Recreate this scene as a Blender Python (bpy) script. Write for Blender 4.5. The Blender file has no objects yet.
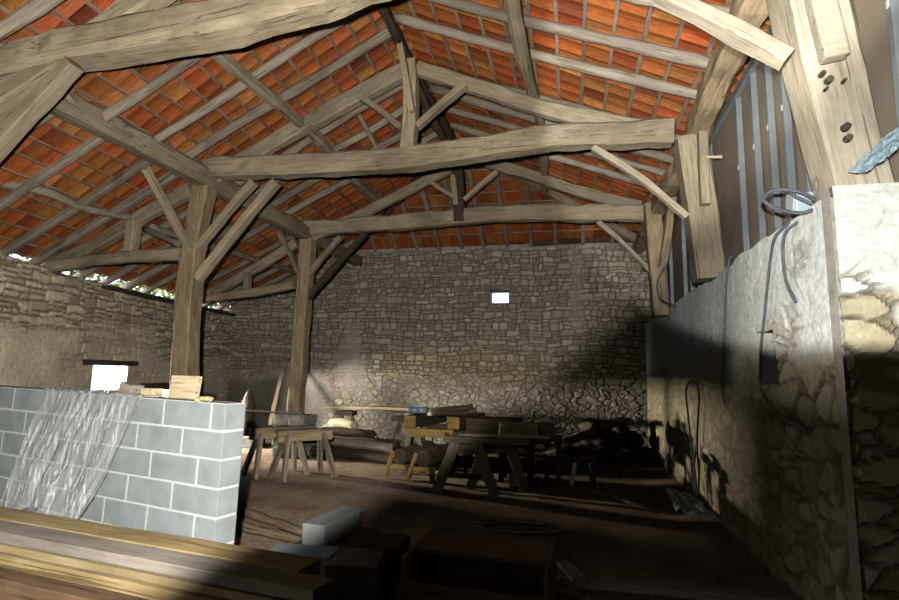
import bpy, bmesh, math, random
import numpy as np
from mathutils import Vector, Matrix, noise
random.seed(7)
S = bpy.context.scene
COL = S.collection
PI = math.pi
R_ = 1.72          # inner face of the right wall
BACK = 13.0        # back wall
ZR, XR = 6.59, -2.3   # ridge
YF = -3.0

# ------------------------------------------------------------------ helpers
def tag(o, label=None, cat=None, group=None, kind=None):
    if label: o['label'] = label
    if cat: o['category'] = cat
    if group: o['group'] = group
    if kind: o['kind'] = kind
    return o

def link(name, me, mat, parent=None):
    o = bpy.data.objects.new(name, me)
    COL.objects.link(o)
    if mat is not None:
        for m in (mat if isinstance(mat, (list, tuple)) else [mat]):
            me.materials.append(m)
    if parent is not None:
        o.parent = parent
    return o

def empty(name, loc=(0, 0, 0), rz=0.0):
    o = bpy.data.objects.new(name, None)
    o.empty_display_size = 0.1
    COL.objects.link(o)
    o.location = loc
    o.rotation_euler = (0, 0, rz)
    return o

def copy_tree(o, parent=None):
    c = o.copy(); COL.objects.link(c)
    if parent is not None: c.parent = parent
    for ch in list(o.children): copy_tree(ch, c)
    return c

def mesh(name, vs, fs, smooth=False):
    me = bpy.data.meshes.new(name)
    me.from_pydata([tuple(v) for v in vs], [], fs)
    if smooth:
        me.polygons.foreach_set('use_smooth', [True] * len(me.polygons))
    me.update()
    return me

def nz(p, s=1.0, off=0.0):
    return noise.noise(Vector((p[0] * s + off, p[1] * s + off * .7, p[2] * s - off)))

def catmull(pts, n):
    P = [Vector(p) for p in pts]
    if len(P) == 2:
        return [P[0].lerp(P[1], i / n) for i in range(n + 1)]
    out = []
    m = len(P) - 1
    for i in range(n + 1):
        u = i / n * m
        k = min(int(u), m - 1); f = u - k
        p1, p2 = P[k], P[k + 1]
        p0 = P[k - 1] if k > 0 else p1 * 2 - p2
        p3 = P[k + 2] if k + 2 <= m else p2 * 2 - p1
        out.append(.5 * ((2 * p1) + (p2 - p0) * f + (2 * p0 - 5 * p1 + 4 * p2 - p3) * f * f + (3 * p1 - p0 - 3 * p2 + p3) * f ** 3))
    return out

def section(w, h, rnd):
    """cross-section ring: chamfered rectangle (rnd<1) or ellipse (rnd=1)"""
    if rnd >= 1:
        return [(math.cos(a) * w / 2, math.sin(a) * h / 2) for a in [2 * PI * k / 10 for k in range(10)]]
    c = min(w, h) * .5 * rnd
    a, b = w / 2, h / 2
    return [(a, -b + c), (a, 0), (a, b - c), (a - c, b), (0, b), (-a + c, b), (-a, b - c), (-a, 0), (-a, -b + c), (-a + c, -b), (0, -b), (a - c, -b)]

def timber(name, path, w, h, mat, label=None, cat=None, group=None, parent=None, rnd=.25, seg=None, knob=.012, up=(0, 0, 1), taper=None, kind=None, bow=0.0):
    """one length of wood following PATH; local X runs along it"""
    path = [Vector(p) for p in path]
    L = sum((path[i + 1] - path[i]).length for i in range(len(path) - 1))
    if seg is None: seg = max(3, min(40, int(L / .16)))
    pts = catmull(path, seg)
    ax = (pts[-1] - pts[0]).normalized()
    upv = Vector(up)
    if abs(ax.dot(upv)) > .95: upv = Vector((0, 1, 0))
    side0 = ax.cross(upv).normalized()      # world lateral
    up0 = side0.cross(ax).normalized()
    M = Matrix((ax, -side0, up0)).transposed()
    Mi = M.transposed()
    o0 = pts[0].copy()
    vs, fs = [], []
    sd = random.random() * 50
    for i, p in enumerate(pts):
        t = (pts[min(i + 1, seg)] - pts[max(i - 1, 0)]).normalized()
        sv = t.cross(upv).normalized(); uv = sv.cross(t).normalized()
        f = i / seg
        k = 1.0 if taper is None else taper[0] + (taper[1] - taper[0]) * f
        if isinstance(taper, (list, tuple)) and len(taper) == 3:
            k = taper[0] * (1 - f) * (1 - 2 * f) + 4 * taper[1] * f * (1 - f) + taper[2] * f * (2 * f - 1)
        p = p + up0 * bow * math.sin(PI * f)
        sec = section(w * k, h * k, rnd)
        n = len(sec)
        for a, b in sec:
            q = p + sv * a + uv * b
            d = nz(q, 2.2, sd) * .65 + nz(q, 6.0, sd) * .35
            rad = Vector((0, 0, 0)) + (sv * a + uv * b)
            if rad.length > 1e-6: q = q + rad.normalized() * d * knob * 2
            vs.append(Mi @ (q - o0))
        if i:
            b0 = (i - 1) * n; b1 = i * n
            for j in range(n):
                j2 = (j + 1) % n
                fs.append((b0 + j, b0 + j2, b1 + j2, b1 + j))
    n = len(section(1, 1, rnd))
    fs.append(tuple(range(n - 1, -1, -1)))
    fs.append(tuple(range(seg * n, seg * n + n)))
    me = mesh(name, vs, fs, smooth=rnd >= .6)
    o = link(name, me, mat)
    if parent is not None:
        o.parent = parent
    o.rotation_mode = 'QUATERNION'
    o.location = o0
    o.rotation_quaternion = M.to_quaternion()
    tag(o, label, cat, group, kind)
    return o

def bm_obj(name, bm, mat, parent=None, smooth=False):
    me = bpy.data.meshes.new(name)
    bmesh.ops.recalc_face_normals(bm, faces=bm.faces)
    bm.to_mesh(me); bm.free()
    if smooth: me.polygons.foreach_set('use_smooth', [True] * len(me.polygons))
    return link(name, me, mat, parent)

def box(bm, c, s, rot=None, bev=.004, jit=0.0, mi=0):
    """bevelled box centre c size s, optional Matrix rot"""
    r = bmesh.ops.create_cube(bm, size=1)
    vs = r['verts']
    for v in vs:
        v.co = Vector((v.co.x * s[0], v.co.y * s[1], v.co.z * s[2]))
        if jit: v.co += Vector([random.uniform(-jit, jit) for _ in range(3)])
    fset = set()
    for v in vs: fset.update(v.link_faces)
    if bev > 0:
        es = set()
        for v in vs: es.update(v.link_edges)
        rr = bmesh.ops.bevel(bm, geom=list(es) + list(vs), offset=bev, segments=2, affect='EDGES', profile=.6)
        allv = set(vs) & set(bm.verts)
        for f in rr['faces']: allv.update(f.verts)
        fset = {f for f in fset if f.is_valid}
        for f in fset: allv.update(f.verts)
        vs = [v for v in allv if v.is_valid]
        fset |= set(rr['faces'])
    for f in fset:
        if f.is_valid: f.material_index = mi
    for v in vs:
        q = v.co
        if rot is not None: q = rot @ q
        v.co = Vector(q) + Vector(c)
    return vs

def tube(name, pts, r, mat, parent=None, seg=None, n=8, z_off=0):
    P = catmull(pts, seg or max(6, len(pts) * 7))
    vs, fs = [], []
    o0 = P[0]
    for i, p in enumerate(P):
        t = (P[min(i + 1, len(P) - 1)] - P[max(i - 1, 0)])
        t = t.normalized() if t.length > 1e-7 else Vector((0, 0, 1))
        u = Vector((0, 0, 1)) if abs(t.z) < .9 else Vector((1, 0, 0))
        a = t.cross(u).normalized(); b = a.cross(t)
        for k in range(n):
            an = 2 * PI * k / n
            vs.append(p + (a * math.cos(an) + b * math.sin(an)) * r)
        if i:
            for k in range(n):
                k2 = (k + 1) % n
                fs.append(((i - 1) * n + k, (i - 1) * n + k2, i * n + k2, i * n + k))
    fs.append(tuple(range(n - 1, -1, -1))); fs.append(tuple(range(len(vs) - n, len(vs))))
    return link(name, mesh(name, vs, fs, True), mat, parent)

# ------------------------------------------------------------------ materials
def newmat(name):
    m = bpy.data.materials.new(name); m.use_nodes = True
    nt = m.node_tree
    b = nt.nodes['Principled BSDF']
    return m, nt, b

def N(nt, t, **kw):
    n = nt.nodes.new(t)
    for k, v in kw.items(): setattr(n, k, v)
    return n

def ramp(nt, stops):
    r = nt.nodes.new('ShaderNodeValToRGB')
    cr = r.color_ramp
    while len(cr.elements) < len(stops): cr.elements.new(.5)
    for e, (p, c) in zip(cr.elements, stops):
        e.position = p; e.color = (c[0], c[1], c[2], 1)
    return r

def mix(nt, a, b, fac, mode='MIX'):
    m = nt.nodes.new('ShaderNodeMix'); m.data_type = 'RGBA'; m.blend_type = mode
    L = nt.links.new
    for s, v in ((0, fac), (6, a), (7, b)):
        if hasattr(v, 'is_output') or isinstance(v, bpy.types.NodeSocket): L(v, m.inputs[s])
        elif s == 0: m.inputs[0].default_value = v
        else: m.inputs[s].default_value = (v[0], v[1], v[2], 1)
    return m.outputs[2]

def wood(name, dark, mid, light, stretch=(1.6, 15, 15), rough=.85, bump=.35, stain=None, spec=.2):
    m, nt, b = newmat(name); L = nt.links.new
    tc = N(nt, 'ShaderNodeTexCoord'); oi = N(nt, 'ShaderNodeObjectInfo')
    add = N(nt, 'ShaderNodeVectorMath', operation='ADD')
    sc = N(nt, 'ShaderNodeVectorMath', operation='SCALE'); sc.inputs[3].default_value = 37.0
    cmb = N(nt, 'ShaderNodeCombineXYZ')
    for i in range(3): L(oi.outputs['Random'], cmb.inputs[i])
    L(cmb.outputs[0], sc.inputs[0]); L(sc.outputs[0], add.inputs[1]); L(tc.outputs['Object'], add.inputs[0])
    mp = N(nt, 'ShaderNodeMapping'); mp.inputs['Scale'].default_value = stretch
    L(add.outputs[0], mp.inputs[0])
    n1 = N(nt, 'ShaderNodeTexNoise'); n1.inputs['Scale'].default_value = 2.2; n1.inputs['Detail'].default_value = 8; n1.inputs['Roughness'].default_value = .65
    L(mp.outputs[0], n1.inputs[0])
    r1 = ramp(nt, [(.28, dark), (.5, mid), (.72, light)])
    L(n1.outputs[0], r1.inputs[0])
    n2 = N(nt, 'ShaderNodeTexNoise'); n2.inputs['Scale'].default_value = 1.3; n2.inputs['Detail'].default_value = 4
    L(add.outputs[0], n2.inputs[0])
    r2 = ramp(nt, [(.3, (.66, .63, .60)), (.5, (1, .98, .95)), (.7, (1.14, 1.12, 1.06))])
    L(n2.outputs[0], r2.inputs[0])
    c = mix(nt, r1.outputs[0], r2.outputs[0], 1.0, 'MULTIPLY')
    # per piece value
    mr = N(nt, 'ShaderNodeMapRange'); mr.inputs[3].default_value = .8; mr.inputs[4].default_value = 1.15
    L(oi.outputs['Random'], mr.inputs[0])
    hs = N(nt, 'ShaderNodeHueSaturation'); L(c, hs.inputs['Color']); L(mr.outputs[0], hs.inputs['Value'])
    c = hs.outputs[0]
    # checks: thin dark cracks along the grain
    n3 = N(nt, 'ShaderNodeTexNoise'); n3.inputs['Scale'].default_value = 1.0; n3.inputs['Detail'].default_value = 3; n3.inputs['Distortion'].default_value = .4
    mp3 = N(nt, 'ShaderNodeMapping'); mp3.inputs['Scale'].default_value = (stretch[0] * .6, stretch[1] * 3, stretch[2] * 3)
    L(add.outputs[0], mp3.inputs[0]); L(mp3.outputs[0], n3.inputs[0])
    r3 = ramp(nt, [(.33, (.30, .27, .24)), (.385, (1, 1, 1))])
    L(n3.outputs[0], r3.inputs[0])
    c = mix(nt, c, r3.outputs[0], .8, 'MULTIPLY')
    L(c, b.inputs['Base Color'])
    b.inputs['Roughness'].default_value = rough
    b.inputs['Specular IOR Level'].default_value = spec
    bp = N(nt, 'ShaderNodeBump'); bp.inputs['Strength'].default_value = bump; bp.inputs['Distance'].default_value = .01
    ad = N(nt, 'ShaderNodeMath', operation='ADD'); L(n1.outputs[0], ad.inputs[0]); L(r3.outputs[0], ad.inputs[1])
    L(ad.outputs[0], bp.inputs['Height']); L(bp.outputs[0], b.inputs['Normal'])
    return m

W_OLD = wood('weathered_oak', (.31, .245, .165), (.43, .355, .245), (.53, .45, .325), bump=.4)
W_POLE = wood('grey_pole_wood', (.26, .21, .165), (.37, .31, .245), (.47, .405, .325))
W_LATH = wood('lath_wood', (.24, .17, .13), (.38, .29, .23), (.50, .41, .34))
W_POST = wood('brown_oak', (.25, .175, .105), (.41, .305, .19), (.53, .42, .28))
W_PALE = wood('pale_pine', (.46, .36, .22), (.66, .54, .36), (.78, .67, .48), bump=.15)
W_OCHRE = wood('ochre_formwork', (.30, .18, .06), (.45, .29, .10), (.54, .37, .15), bump=.15)
W_BEIGE = wood('beige_sawn_oak', (.30, .25, .175), (.44, .38, .285), (.54, .475, .37), bump=.3)
W_HORSE = wood('sawhorse_wood', (.20, .155, .11), (.32, .26, .19), (.43, .36, .27), bump=.2)
W_SAWN = wood('sawn_ochre_rail', (.33, .24, .12), (.47, .36, .20), (.57, .46, .28), bump=.15)
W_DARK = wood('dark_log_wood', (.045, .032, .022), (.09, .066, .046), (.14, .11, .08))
W_STACK = wood('stacked_timber', (.16, .115, .052), (.24, .18, .09), (.32, .25, .14), bump=.2)
W_OCHRE2 = wood('aged_yellow_timber', (.16, .115, .05), (.23, .17, .085), (.30, .235, .135), bump=.2)
W_GREYB = wood('grey_sawn_timber', (.22, .19, .16), (.36, .32, .28), (.48, .44, .38), bump=.2)
W_OCHRE3 = wood('pale_yellow_timber', (.22, .17, .085), (.30, .24, .13), (.37, .31, .19), bump=.2)
W_GREYT = wood('grey_stained_timber', (.13, .118, .10), (.19, .17, .148), (.245, .225, .195), bump=.2)
W_BROWNL = wood('earthy_log', (.13, .085, .05), (.21, .15, .10), (.30, .23, .16))
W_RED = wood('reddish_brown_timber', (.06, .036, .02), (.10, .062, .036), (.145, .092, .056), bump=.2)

def plain(name, col, rough=.6, metal=0.0, noise_amt=.15, nscale=8, bump=.1, spec=.5):
    m, nt, b = newmat(name); L = nt.links.new
    tc = N(nt, 'ShaderNodeTexCoord'); n1 = N(nt, 'ShaderNodeTexNoise'); n1.inputs['Scale'].default_value = nscale; n1.inputs['Detail'].default_value = 6
    L(tc.outputs['Object'], n1.inputs[0])
    r = ramp(nt, [(.3, [c * (1 - noise_amt) for c in col]), (.7, [min(1, c * (1 + noise_amt)) for c in col])])
    L(n1.outputs[0], r.inputs[0]); L(r.outputs[0], b.inputs['Base Color'])
    b.inputs['Roughness'].default_value = rough; b.inputs['Metallic'].default_value = metal
    b.inputs['Specular IOR Level'].default_value = spec
    if bump:
        bp = N(nt, 'ShaderNodeBump'); bp.inputs['Strength'].default_value = bump; bp.inputs['Distance'].default_value = .01
        L(n1.outputs[0], bp.inputs['Height']); L(bp.outputs[0], b.inputs['Normal'])
    return m

M_CONC = plain('grey_concrete_block', (.35, .39, .395), .9, 0, .16, 5, .35, .2)
M_CONC2 = plain('bluish_concrete', (.42, .45, .45), .9, 0, .15, 9, .3, .2)
M_MORTAR = plain('pale_mortar', (.74, .76, .74), .95, 0, .1, 30, .3, .1)
M_STEEL = plain('galvanised_steel', (.27, .30, .305), .5, .35, .12, 6, .05)
M_PANEL = plain('brown_backing_board', (.33, .26, .18), .9, 0, .12, 3, .1, .1)
M_BLACK = plain('black_rubber', (.02, .02, .022), .6, 0, .1, 8, 0)
M_GREYC = plain('grey_cable', (.12, .13, .14), .6, 0, .1, 8, 0)
M_JBOX = plain('grey_plastic', (.50, .56, .60), .45, 0, .05, 8, 0)
M_BLUE = plain('blue_plastic', (.10, .20, .27), .4, 0, .1, 8, 0)
M_WHITE = plain('white_paint', (.75, .77, .78), .6, 0, .06, 8, 0)
M_FOAM = plain('yellow_foam', (.62, .52, .28), .95, 0, .2, 30, .6, .1)
M_SACK = plain('brown_sack', (.20, .15, .11), .95, 0, .3, 12, .5, .1)
M_RUBBLE = plain('limestone_rubble', (.46, .42, .35), .95, 0, .3, 9, .6, .1)
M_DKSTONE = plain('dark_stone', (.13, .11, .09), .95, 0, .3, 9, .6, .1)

def stone_mat(name, moss=0.0):
    m, nt, b = newmat(name); L = nt.links.new
    at = N(nt, 'ShaderNodeVertexColor'); at.layer_name = 'stone'
    tc = N(nt, 'ShaderNodeTexCoord')
    n1 = N(nt, 'ShaderNodeTexNoise'); n1.inputs['Scale'].default_value = 14; n1.inputs['Detail'].default_value = 8; n1.inputs['Roughness'].default_value = .7
    L(tc.outputs['Object'], n1.inputs[0])
    r = ramp(nt, [(.25, (.62, .6, .58)), (.75, (1.25, 1.22, 1.18))])
    L(n1.outputs[0], r.inputs[0])
    c = mix(nt, at.outputs[0], r.outputs[0], 1.0, 'MULTIPLY')
    L(c, b.inputs['Base Color'])
    b.inputs['Roughness'].default_value = .95; b.inputs['Specular IOR Level'].default_value = .15
    n2 = N(nt, 'ShaderNodeTexNoise'); n2.inputs['Scale'].default_value = 30; n2.inputs['Detail'].default_value = 6
    L(tc.outputs['Object'], n2.inputs[0])
    bp = N(nt, 'ShaderNodeBump'); bp.inputs['Strength'].default_value = .5; bp.inputs['Distance'].default_value = .015
    L(n2.outputs[0], bp.inputs['Height']); L(bp.outputs[0], b.inputs['Normal'])
    return m
M_STONE = stone_mat('rubble_stone')

def tile_mat():
    m, nt, b = newmat('terracotta_tile'); L = nt.links.new
    at = N(nt, 'ShaderNodeVertexColor'); at.layer_name = 'stone'
    tc = N(nt, 'ShaderNodeTexCoord')
    mp = N(nt, 'ShaderNodeMapping'); mp.inputs['Scale'].default_value = (3, 14, 3)
    L(tc.outputs['Object'], mp.inputs[0])
    n1 = N(nt, 'ShaderNodeTexNoise'); n1.inputs['Scale'].default_value = 3; n1.inputs['Detail'].default_value = 7; n1.inputs['Roughness'].default_value = .7
    L(mp.outputs[0], n1.inputs[0])
    r = ramp(nt, [(.25, (.50, .42, .4)), (.6, (1.1, 1.1, 1.1)), (.74, (1.4, 2.2, 3.2))])
    L(n1.outputs[0], r.inputs[0])
    c = mix(nt, at.outputs[0], r.outputs[0], 1.0, 'MULTIPLY')
    L(c, b.inputs['Base Color'])
    b.inputs['Roughness'].default_value = .5; b.inputs['Specular IOR Level'].default_value = .45
    bp = N(nt, 'ShaderNodeBump'); bp.inputs['Strength'].default_value = .6; bp.inputs['Distance'].default_value = .01
    L(n1.outputs[0], bp.inputs['Height']); L(bp.outputs[0], b.inputs['Normal'])
    return m
M_TILE = tile_mat()

def ground_mat():
    m, nt, b = newmat('packed_earth'); L = nt.links.new
    tc = N(nt, 'ShaderNodeTexCoord')
    n1 = N(nt, 'ShaderNodeTexNoise'); n1.inputs['Scale'].default_value = .9; n1.inputs['Detail'].default_value = 8; n1.inputs['Roughness'].default_value = .6
    n2 = N(nt, 'ShaderNodeTexNoise'); n2.inputs['Scale'].default_value = 22; n2.inputs['Detail'].default_value = 6; n2.inputs['Roughness'].default_value = .8
    L(tc.outputs['Object'], n1.inputs[0]); L(tc.outputs['Object'], n2.inputs[0])
    r1 = ramp(nt, [(.3, (.31, .20, .13)), (.5, (.52, .385, .27)), (.7, (.68, .57, .45))])
    r2 = ramp(nt, [(.3, (.55, .52, .5)), (.7, (1.3, 1.28, 1.25))])
    L(n1.outputs[0], r1.inputs[0]); L(n2.outputs[0], r2.inputs[0])
    c = mix(nt, r1.outputs[0], r2.outputs[0], 1.0, 'MULTIPLY')
    L(c, b.inputs['Base Color']); b.inputs['Roughness'].default_value = 1; b.inputs['Specular IOR Level'].default_value = .1
    bp = N(nt, 'ShaderNodeBump'); bp.inputs['Strength'].default_value = .7; bp.inputs['Distance'].default_value = .03
    L(n2.outputs[0], bp.inputs['Height']); L(bp.outputs[0], b.inputs['Normal'])
    return m
M_EARTH = ground_mat()

def plastic_mat(name, tint, alpha):
    m, nt, b = newmat(name); L = nt.links.new
    b.inputs['Base Color'].default_value = (*tint, 1)
    b.inputs['Roughness'].default_value = .12
    b.inputs['Specular IOR Level'].default_value = 1.0
    tc = N(nt, 'ShaderNodeTexCoord')
    mp = N(nt, 'ShaderNodeMapping'); mp.inputs['Scale'].default_value = (11, 11, 1.3)
    L(tc.outputs['Object'], mp.inputs[0])
    n1 = N(nt, 'ShaderNodeTexNoise'); n1.inputs['Scale'].default_value = 2.0; n1.inputs['Detail'].default_value = 4
    L(mp.outputs[0], n1.inputs[0])
    r = ramp(nt, [(.40, [alpha * .5] * 3), (.54, [alpha] * 3), (.585, [.95] * 3), (.62, [alpha] * 3), (.8, [alpha * .6] * 3)])  # narrow near-opaque streaks drawn in as highlights along the folds
    L(n1.outputs[0], r.inputs[0]); L(r.outputs[0], b.inputs['Alpha'])
    bp = N(nt, 'ShaderNodeBump'); bp.inputs['Strength'].default_value = .9; bp.inputs['Distance'].default_value = .03
    L(n1.outputs[0], bp.inputs['Height']); L(bp.outputs[0], b.inputs['Normal'])
    return m
M_POLY = plastic_mat('clear_polythene', (.80, .82, .83), .30)
M_POLYB = plastic_mat('bluish_polythene', (.42, .60, .68), .75)
M_LEAF = plain('sunlit_leaves', (.72, .68, .10), .7, 0, .3, 4, 0)
M_BARK = plain('bark', (.15, .11, .07), .9, 0, .3, 10, .5)
M_GRAVEL = plain('pale_gravel', (.55, .55, .45), 1, 0, .2, 3, .2)

# ------------------------------------------------------------------ stone walls with real relief
def hsh(a, b=0.0):
    return (math.sin(a * 12.9898 + b * 78.233) * 43758.5453) % 1.0

def stone_wall(name, P0, U, nrm, u0, u1, top, step, holes=(), su=.24, sv=.12, plaster=None, cols=None, relief=.035, low=0.0, thick=.5, seed=0.0, tint=None, mw=.15, splay=0.0, coursed=None, mc=(.36, .32, .26), vor=None, vw=1.0):
    """grid over u (along U), v (height); points P0 + U*u + z*v - nrm*relief. NRM points into the barn."""
    vor = vor or (su, sv)
    U = Vector(U); nr = Vector(nrm); P0 = Vector(P0)
    nu = int((u1 - u0) / step) + 1
    us = [u0 + (u1 - u0) * i / (nu - 1) for i in range(nu)]
    vmax = max(top(u) for u in us)
    nv = int((vmax - low) / step) + 1
    vs, cs, fs = [], [], []
    cols = cols or [(.42, .37, .29), (.52, .47, .38), (.36, .31, .24), (.47, .43, .36), (.58, .53, .43)]
    mort = Vector((.20, .165, .12))
    for i, u in enumerate(us):
        tp = top(u)
        for j in range(nv):
            v = low + (tp - low) * j / (nv - 1)
            wx = noise.noise(Vector((u * 1.7, v * 1.7, seed))) * .16
            wy = noise.noise(Vector((u * 1.3, v * 2.0, seed + 9))) * .10
            if coursed and coursed(u, v) > 0:
                w2 = noise.noise(Vector((u * 5, v * 5, seed + 2))) * .022; w3 = noise.noise(Vector((u * 4, v * 7, seed + 4))) * .022
                w4 = noise.noise(Vector((u * .55, v * .9, seed + 11))) * .08 + noise.noise(Vector((u * 2.1, v * 2.1, seed + 13))) * .05
                vv = (v + w4 + w3 * 1.3) / sv; row = math.floor(vv)
                j0 = .7 * (hsh(row, 5.1) - .5); j1 = .7 * (hsh(row + 1, 5.1) - .5)
                if vv < row + j0: row -= 1; j1 = j0; j0 = .7 * (hsh(row, 5.1) - .5)
                elif vv > row + 1 + j1: row += 1; j0 = j1; j1 = .7 * (hsh(row + 1, 5.1) - .5)
                sw = su * (.6 + .7 * hsh(row, 2.7))
                uu = (u + w2) / sw + hsh(row, 1.3) * 9; k0 = math.floor(uu)
                e0 = k0 + .55 * (hsh(k0, row) - .5); e1 = k0 + 1 + .55 * (hsh(k0 + 1, row) - .5)
                if uu < e0: k0 -= 1; e1 = e0; e0 = k0 + .55 * (hsh(k0, row) - .5)
                elif uu > e1: k0 += 1; e0 = e1; e1 = k0 + 1 + .55 * (hsh(k0 + 1, row) - .5)
                lo_, hi_ = row + j0, row + 1 + j1
                c = (k0 * 1.37, row * 2.11)
                if hi_ - lo_ > .75 and hsh(k0 * .7, row * 3.3) < .4:
                    md = (lo_ + hi_) / 2 + .25 * (hsh(k0, row + .5) - .5)
                    if vv > md: lo_ = md; c = (k0 * 1.37 + 5, row * 2.11)
                    else: hi_ = md
                elif hsh(k0 * .9, row * 1.9) < .3:
                    mu = (e0 + e1) / 2 + .2 * (hsh(k0 + .3, row) - .5)
                    if uu > mu: e0 = mu; c = (k0 * 1.37 + 7, row * 2.11)
                    else: e1 = mu
                dx = min(uu - e0, e1 - uu) * sw; dy = min(vv - lo_, hi_ - vv) * sv
                rc = .038
                if dx < rc and dy < rc: e = rc - math.hypot(rc - dx, rc - dy)
                else: e = min(dx, dy)
                e += .006 * noise.noise(Vector((u * 20, v * 20, seed)))
                a = min(1, max(0, (e - .002) / .022)); a = a * a * (3 - 2 * a)
            else:
                dd, pp = noise.voronoi(Vector(((u + wx * vw) / vor[0], (v + wy * vw) / vor[1], seed)))
                e = dd[1] - dd[0]
                a = min(1, max(0, (e - .01) / mw)); a = a * a * (3 - 2 * a)
                c = pp[0]
                if coursed: a = a * .6 + .25
            h = hsh(c[0], c[1]); h2 = hsh(c[1] + 3, c[0])
            pl = plaster(u, v) if plaster else 0.0
            stone = Vector(cols[int(h * len(cols)) % len(cols)]) * (.80 + .36 * h2)
            colr = mort.lerp(stone, a)
            rel = a * relief * (.5 + .8 * h2)
            if pl > 0:
                pc = Vector(plaster_col(u, v, seed)) if not callable(tint) else Vector(tint(u, v, 1))
                colr = colr.lerp(pc, pl); rel = rel * (1 - pl * .85) + pl * relief * .8
            if callable(tint):
                k = tint(u, v, 0)
                colr = Vector((colr[0] * k[0], colr[1] * k[1], colr[2] * k[2]))
            rel += noise.noise(Vector((u * .9, v * .9, seed + 3))) * .03
            p = P0 + U * u + Vector((0, 0, v)) + nr * rel
            vs.append(p); cs.append((colr[0], colr[1], colr[2], 1))
    def inhole(u, v):
        return any(a <= u <= b and c <= v <= d for a, b, c, d in holes)
    for i in range(nu - 1):
        for j in range(nv - 1):
            u = (us[i] + us[i + 1]) / 2
            v = low + (top(u) - low) * (j + .5) / (nv - 1)
            if inhole(u, v): continue
            a = i * nv + j
            fs.append((a, a + nv, a + nv + 1, a + 1))
    # body: top, outer face with the same holes, hole reveals
    def addq(pts, col):
        b = len(vs)
        vs.extend(pts); cs.extend([(*col, 1)] * len(pts)); fs.append(tuple(range(b, b + len(pts))))
    K = 24
    tops = [u0 + (u1 - u0) * i / K for i in range(K + 1)]
    for i in range(K):
        a, b = tops[i], tops[i + 1]
        pa, pb = P0 + U * a + Vector((0, 0, top(a))), P0 + U * b + Vector((0, 0, top(b)))
        addq([pa + nr * .02, pb + nr * .02, pb - nr * thick, pa - nr * thick], mc)
    oh = [(h[0] + (splay * thick if h[2] > .5 else 0), h[1] + (splay * thick if h[2] > .5 else 0), h[2], h[3]) for h in holes]
    cuts_u = sorted(set([u0, u1] + tops + [h[0] for h in oh] + [h[1] for h in oh]))
    for a, b in zip(cuts_u[:-1], cuts_u[1:]):
        mid = (a + b) / 2
        hs = sorted([(h[2], h[3]) for h in oh if h[0] < mid < h[1]])
        z0 = low
        segs = []
        for c, d in hs:
            if c > z0: segs.append((z0, c, z0, c))
            z0 = d
        segs.append((z0, top(a), z0, top(b)))
        for za, zb, zc, zd in segs:
            addq([P0 + U * a - nr * thick + Vector((0, 0, za)), P0 + U * b - nr * thick + Vector((0, 0, zc)), P0 + U * b - nr * thick + Vector((0, 0, zd)), P0 + U * a - nr * thick + Vector((0, 0, zb))], mc)
    for a, b, c, d in holes:
        f = lambda u, v, t: P0 + U * u + Vector((0, 0, v)) + nr * (.03 if t == 0 else -thick) + U * (splay * thick if (t and c > .5) else 0)
        g = .01
        a2, b2, c2, d2 = a - step, b + step, c - step, d + step
        a2, b2, c2, d2 = a, b, c, d
        addq([f(a2, c2, 0), f(a2, d2, 0), f(a2, d2, 1), f(a2, c2, 1)], (.5, .48, .42))
        addq([f(b2, c2, 0), f(b2, d2, 0), f(b2, d2, 1), f(b2, c2, 1)], (.5, .48, .42))
        addq([f(a2, c2, 0), f(b2, c2, 0), f(b2, c2, 1), f(a2, c2, 1)], (.5, .48, .42))
        addq([f(a2, d2, 0), f(b2, d2, 0), f(b2, d2, 1), f(a2, d2, 1)], (.5, .48, .42))
    for uu in (u0, u1):
        addq([P0 + U * uu + Vector((0, 0, low)), P0 + U * uu + Vector((0, 0, top(uu))), P0 + U * uu - nr * thick + Vector((0, 0, top(uu))), P0 + U * uu - nr * thick + Vector((0, 0, low))], mc)
    me = bpy.data.meshes.new(name)
    me.from_pydata([tuple(p) for p in vs], [], fs)
    at = me.color_attributes.new('stone', 'FLOAT_COLOR', 'POINT')
    at.data.foreach_set('color', np.array(cs, dtype=np.float32).ravel())
    me.update()
    o = link(name, me, M_STONE); o['kind'] = 'structure'
    return o

def plaster_col(u, v, s):
    k = .85 + .3 * noise.noise(Vector((u * 2, v * 2, s)))
    return (.47 * k, .42 * k, .34 * k)
def sm(a, b, x):
    t = min(1, max(0, (x - a) / (b - a))); return t * t * (3 - 2 * t)

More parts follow.
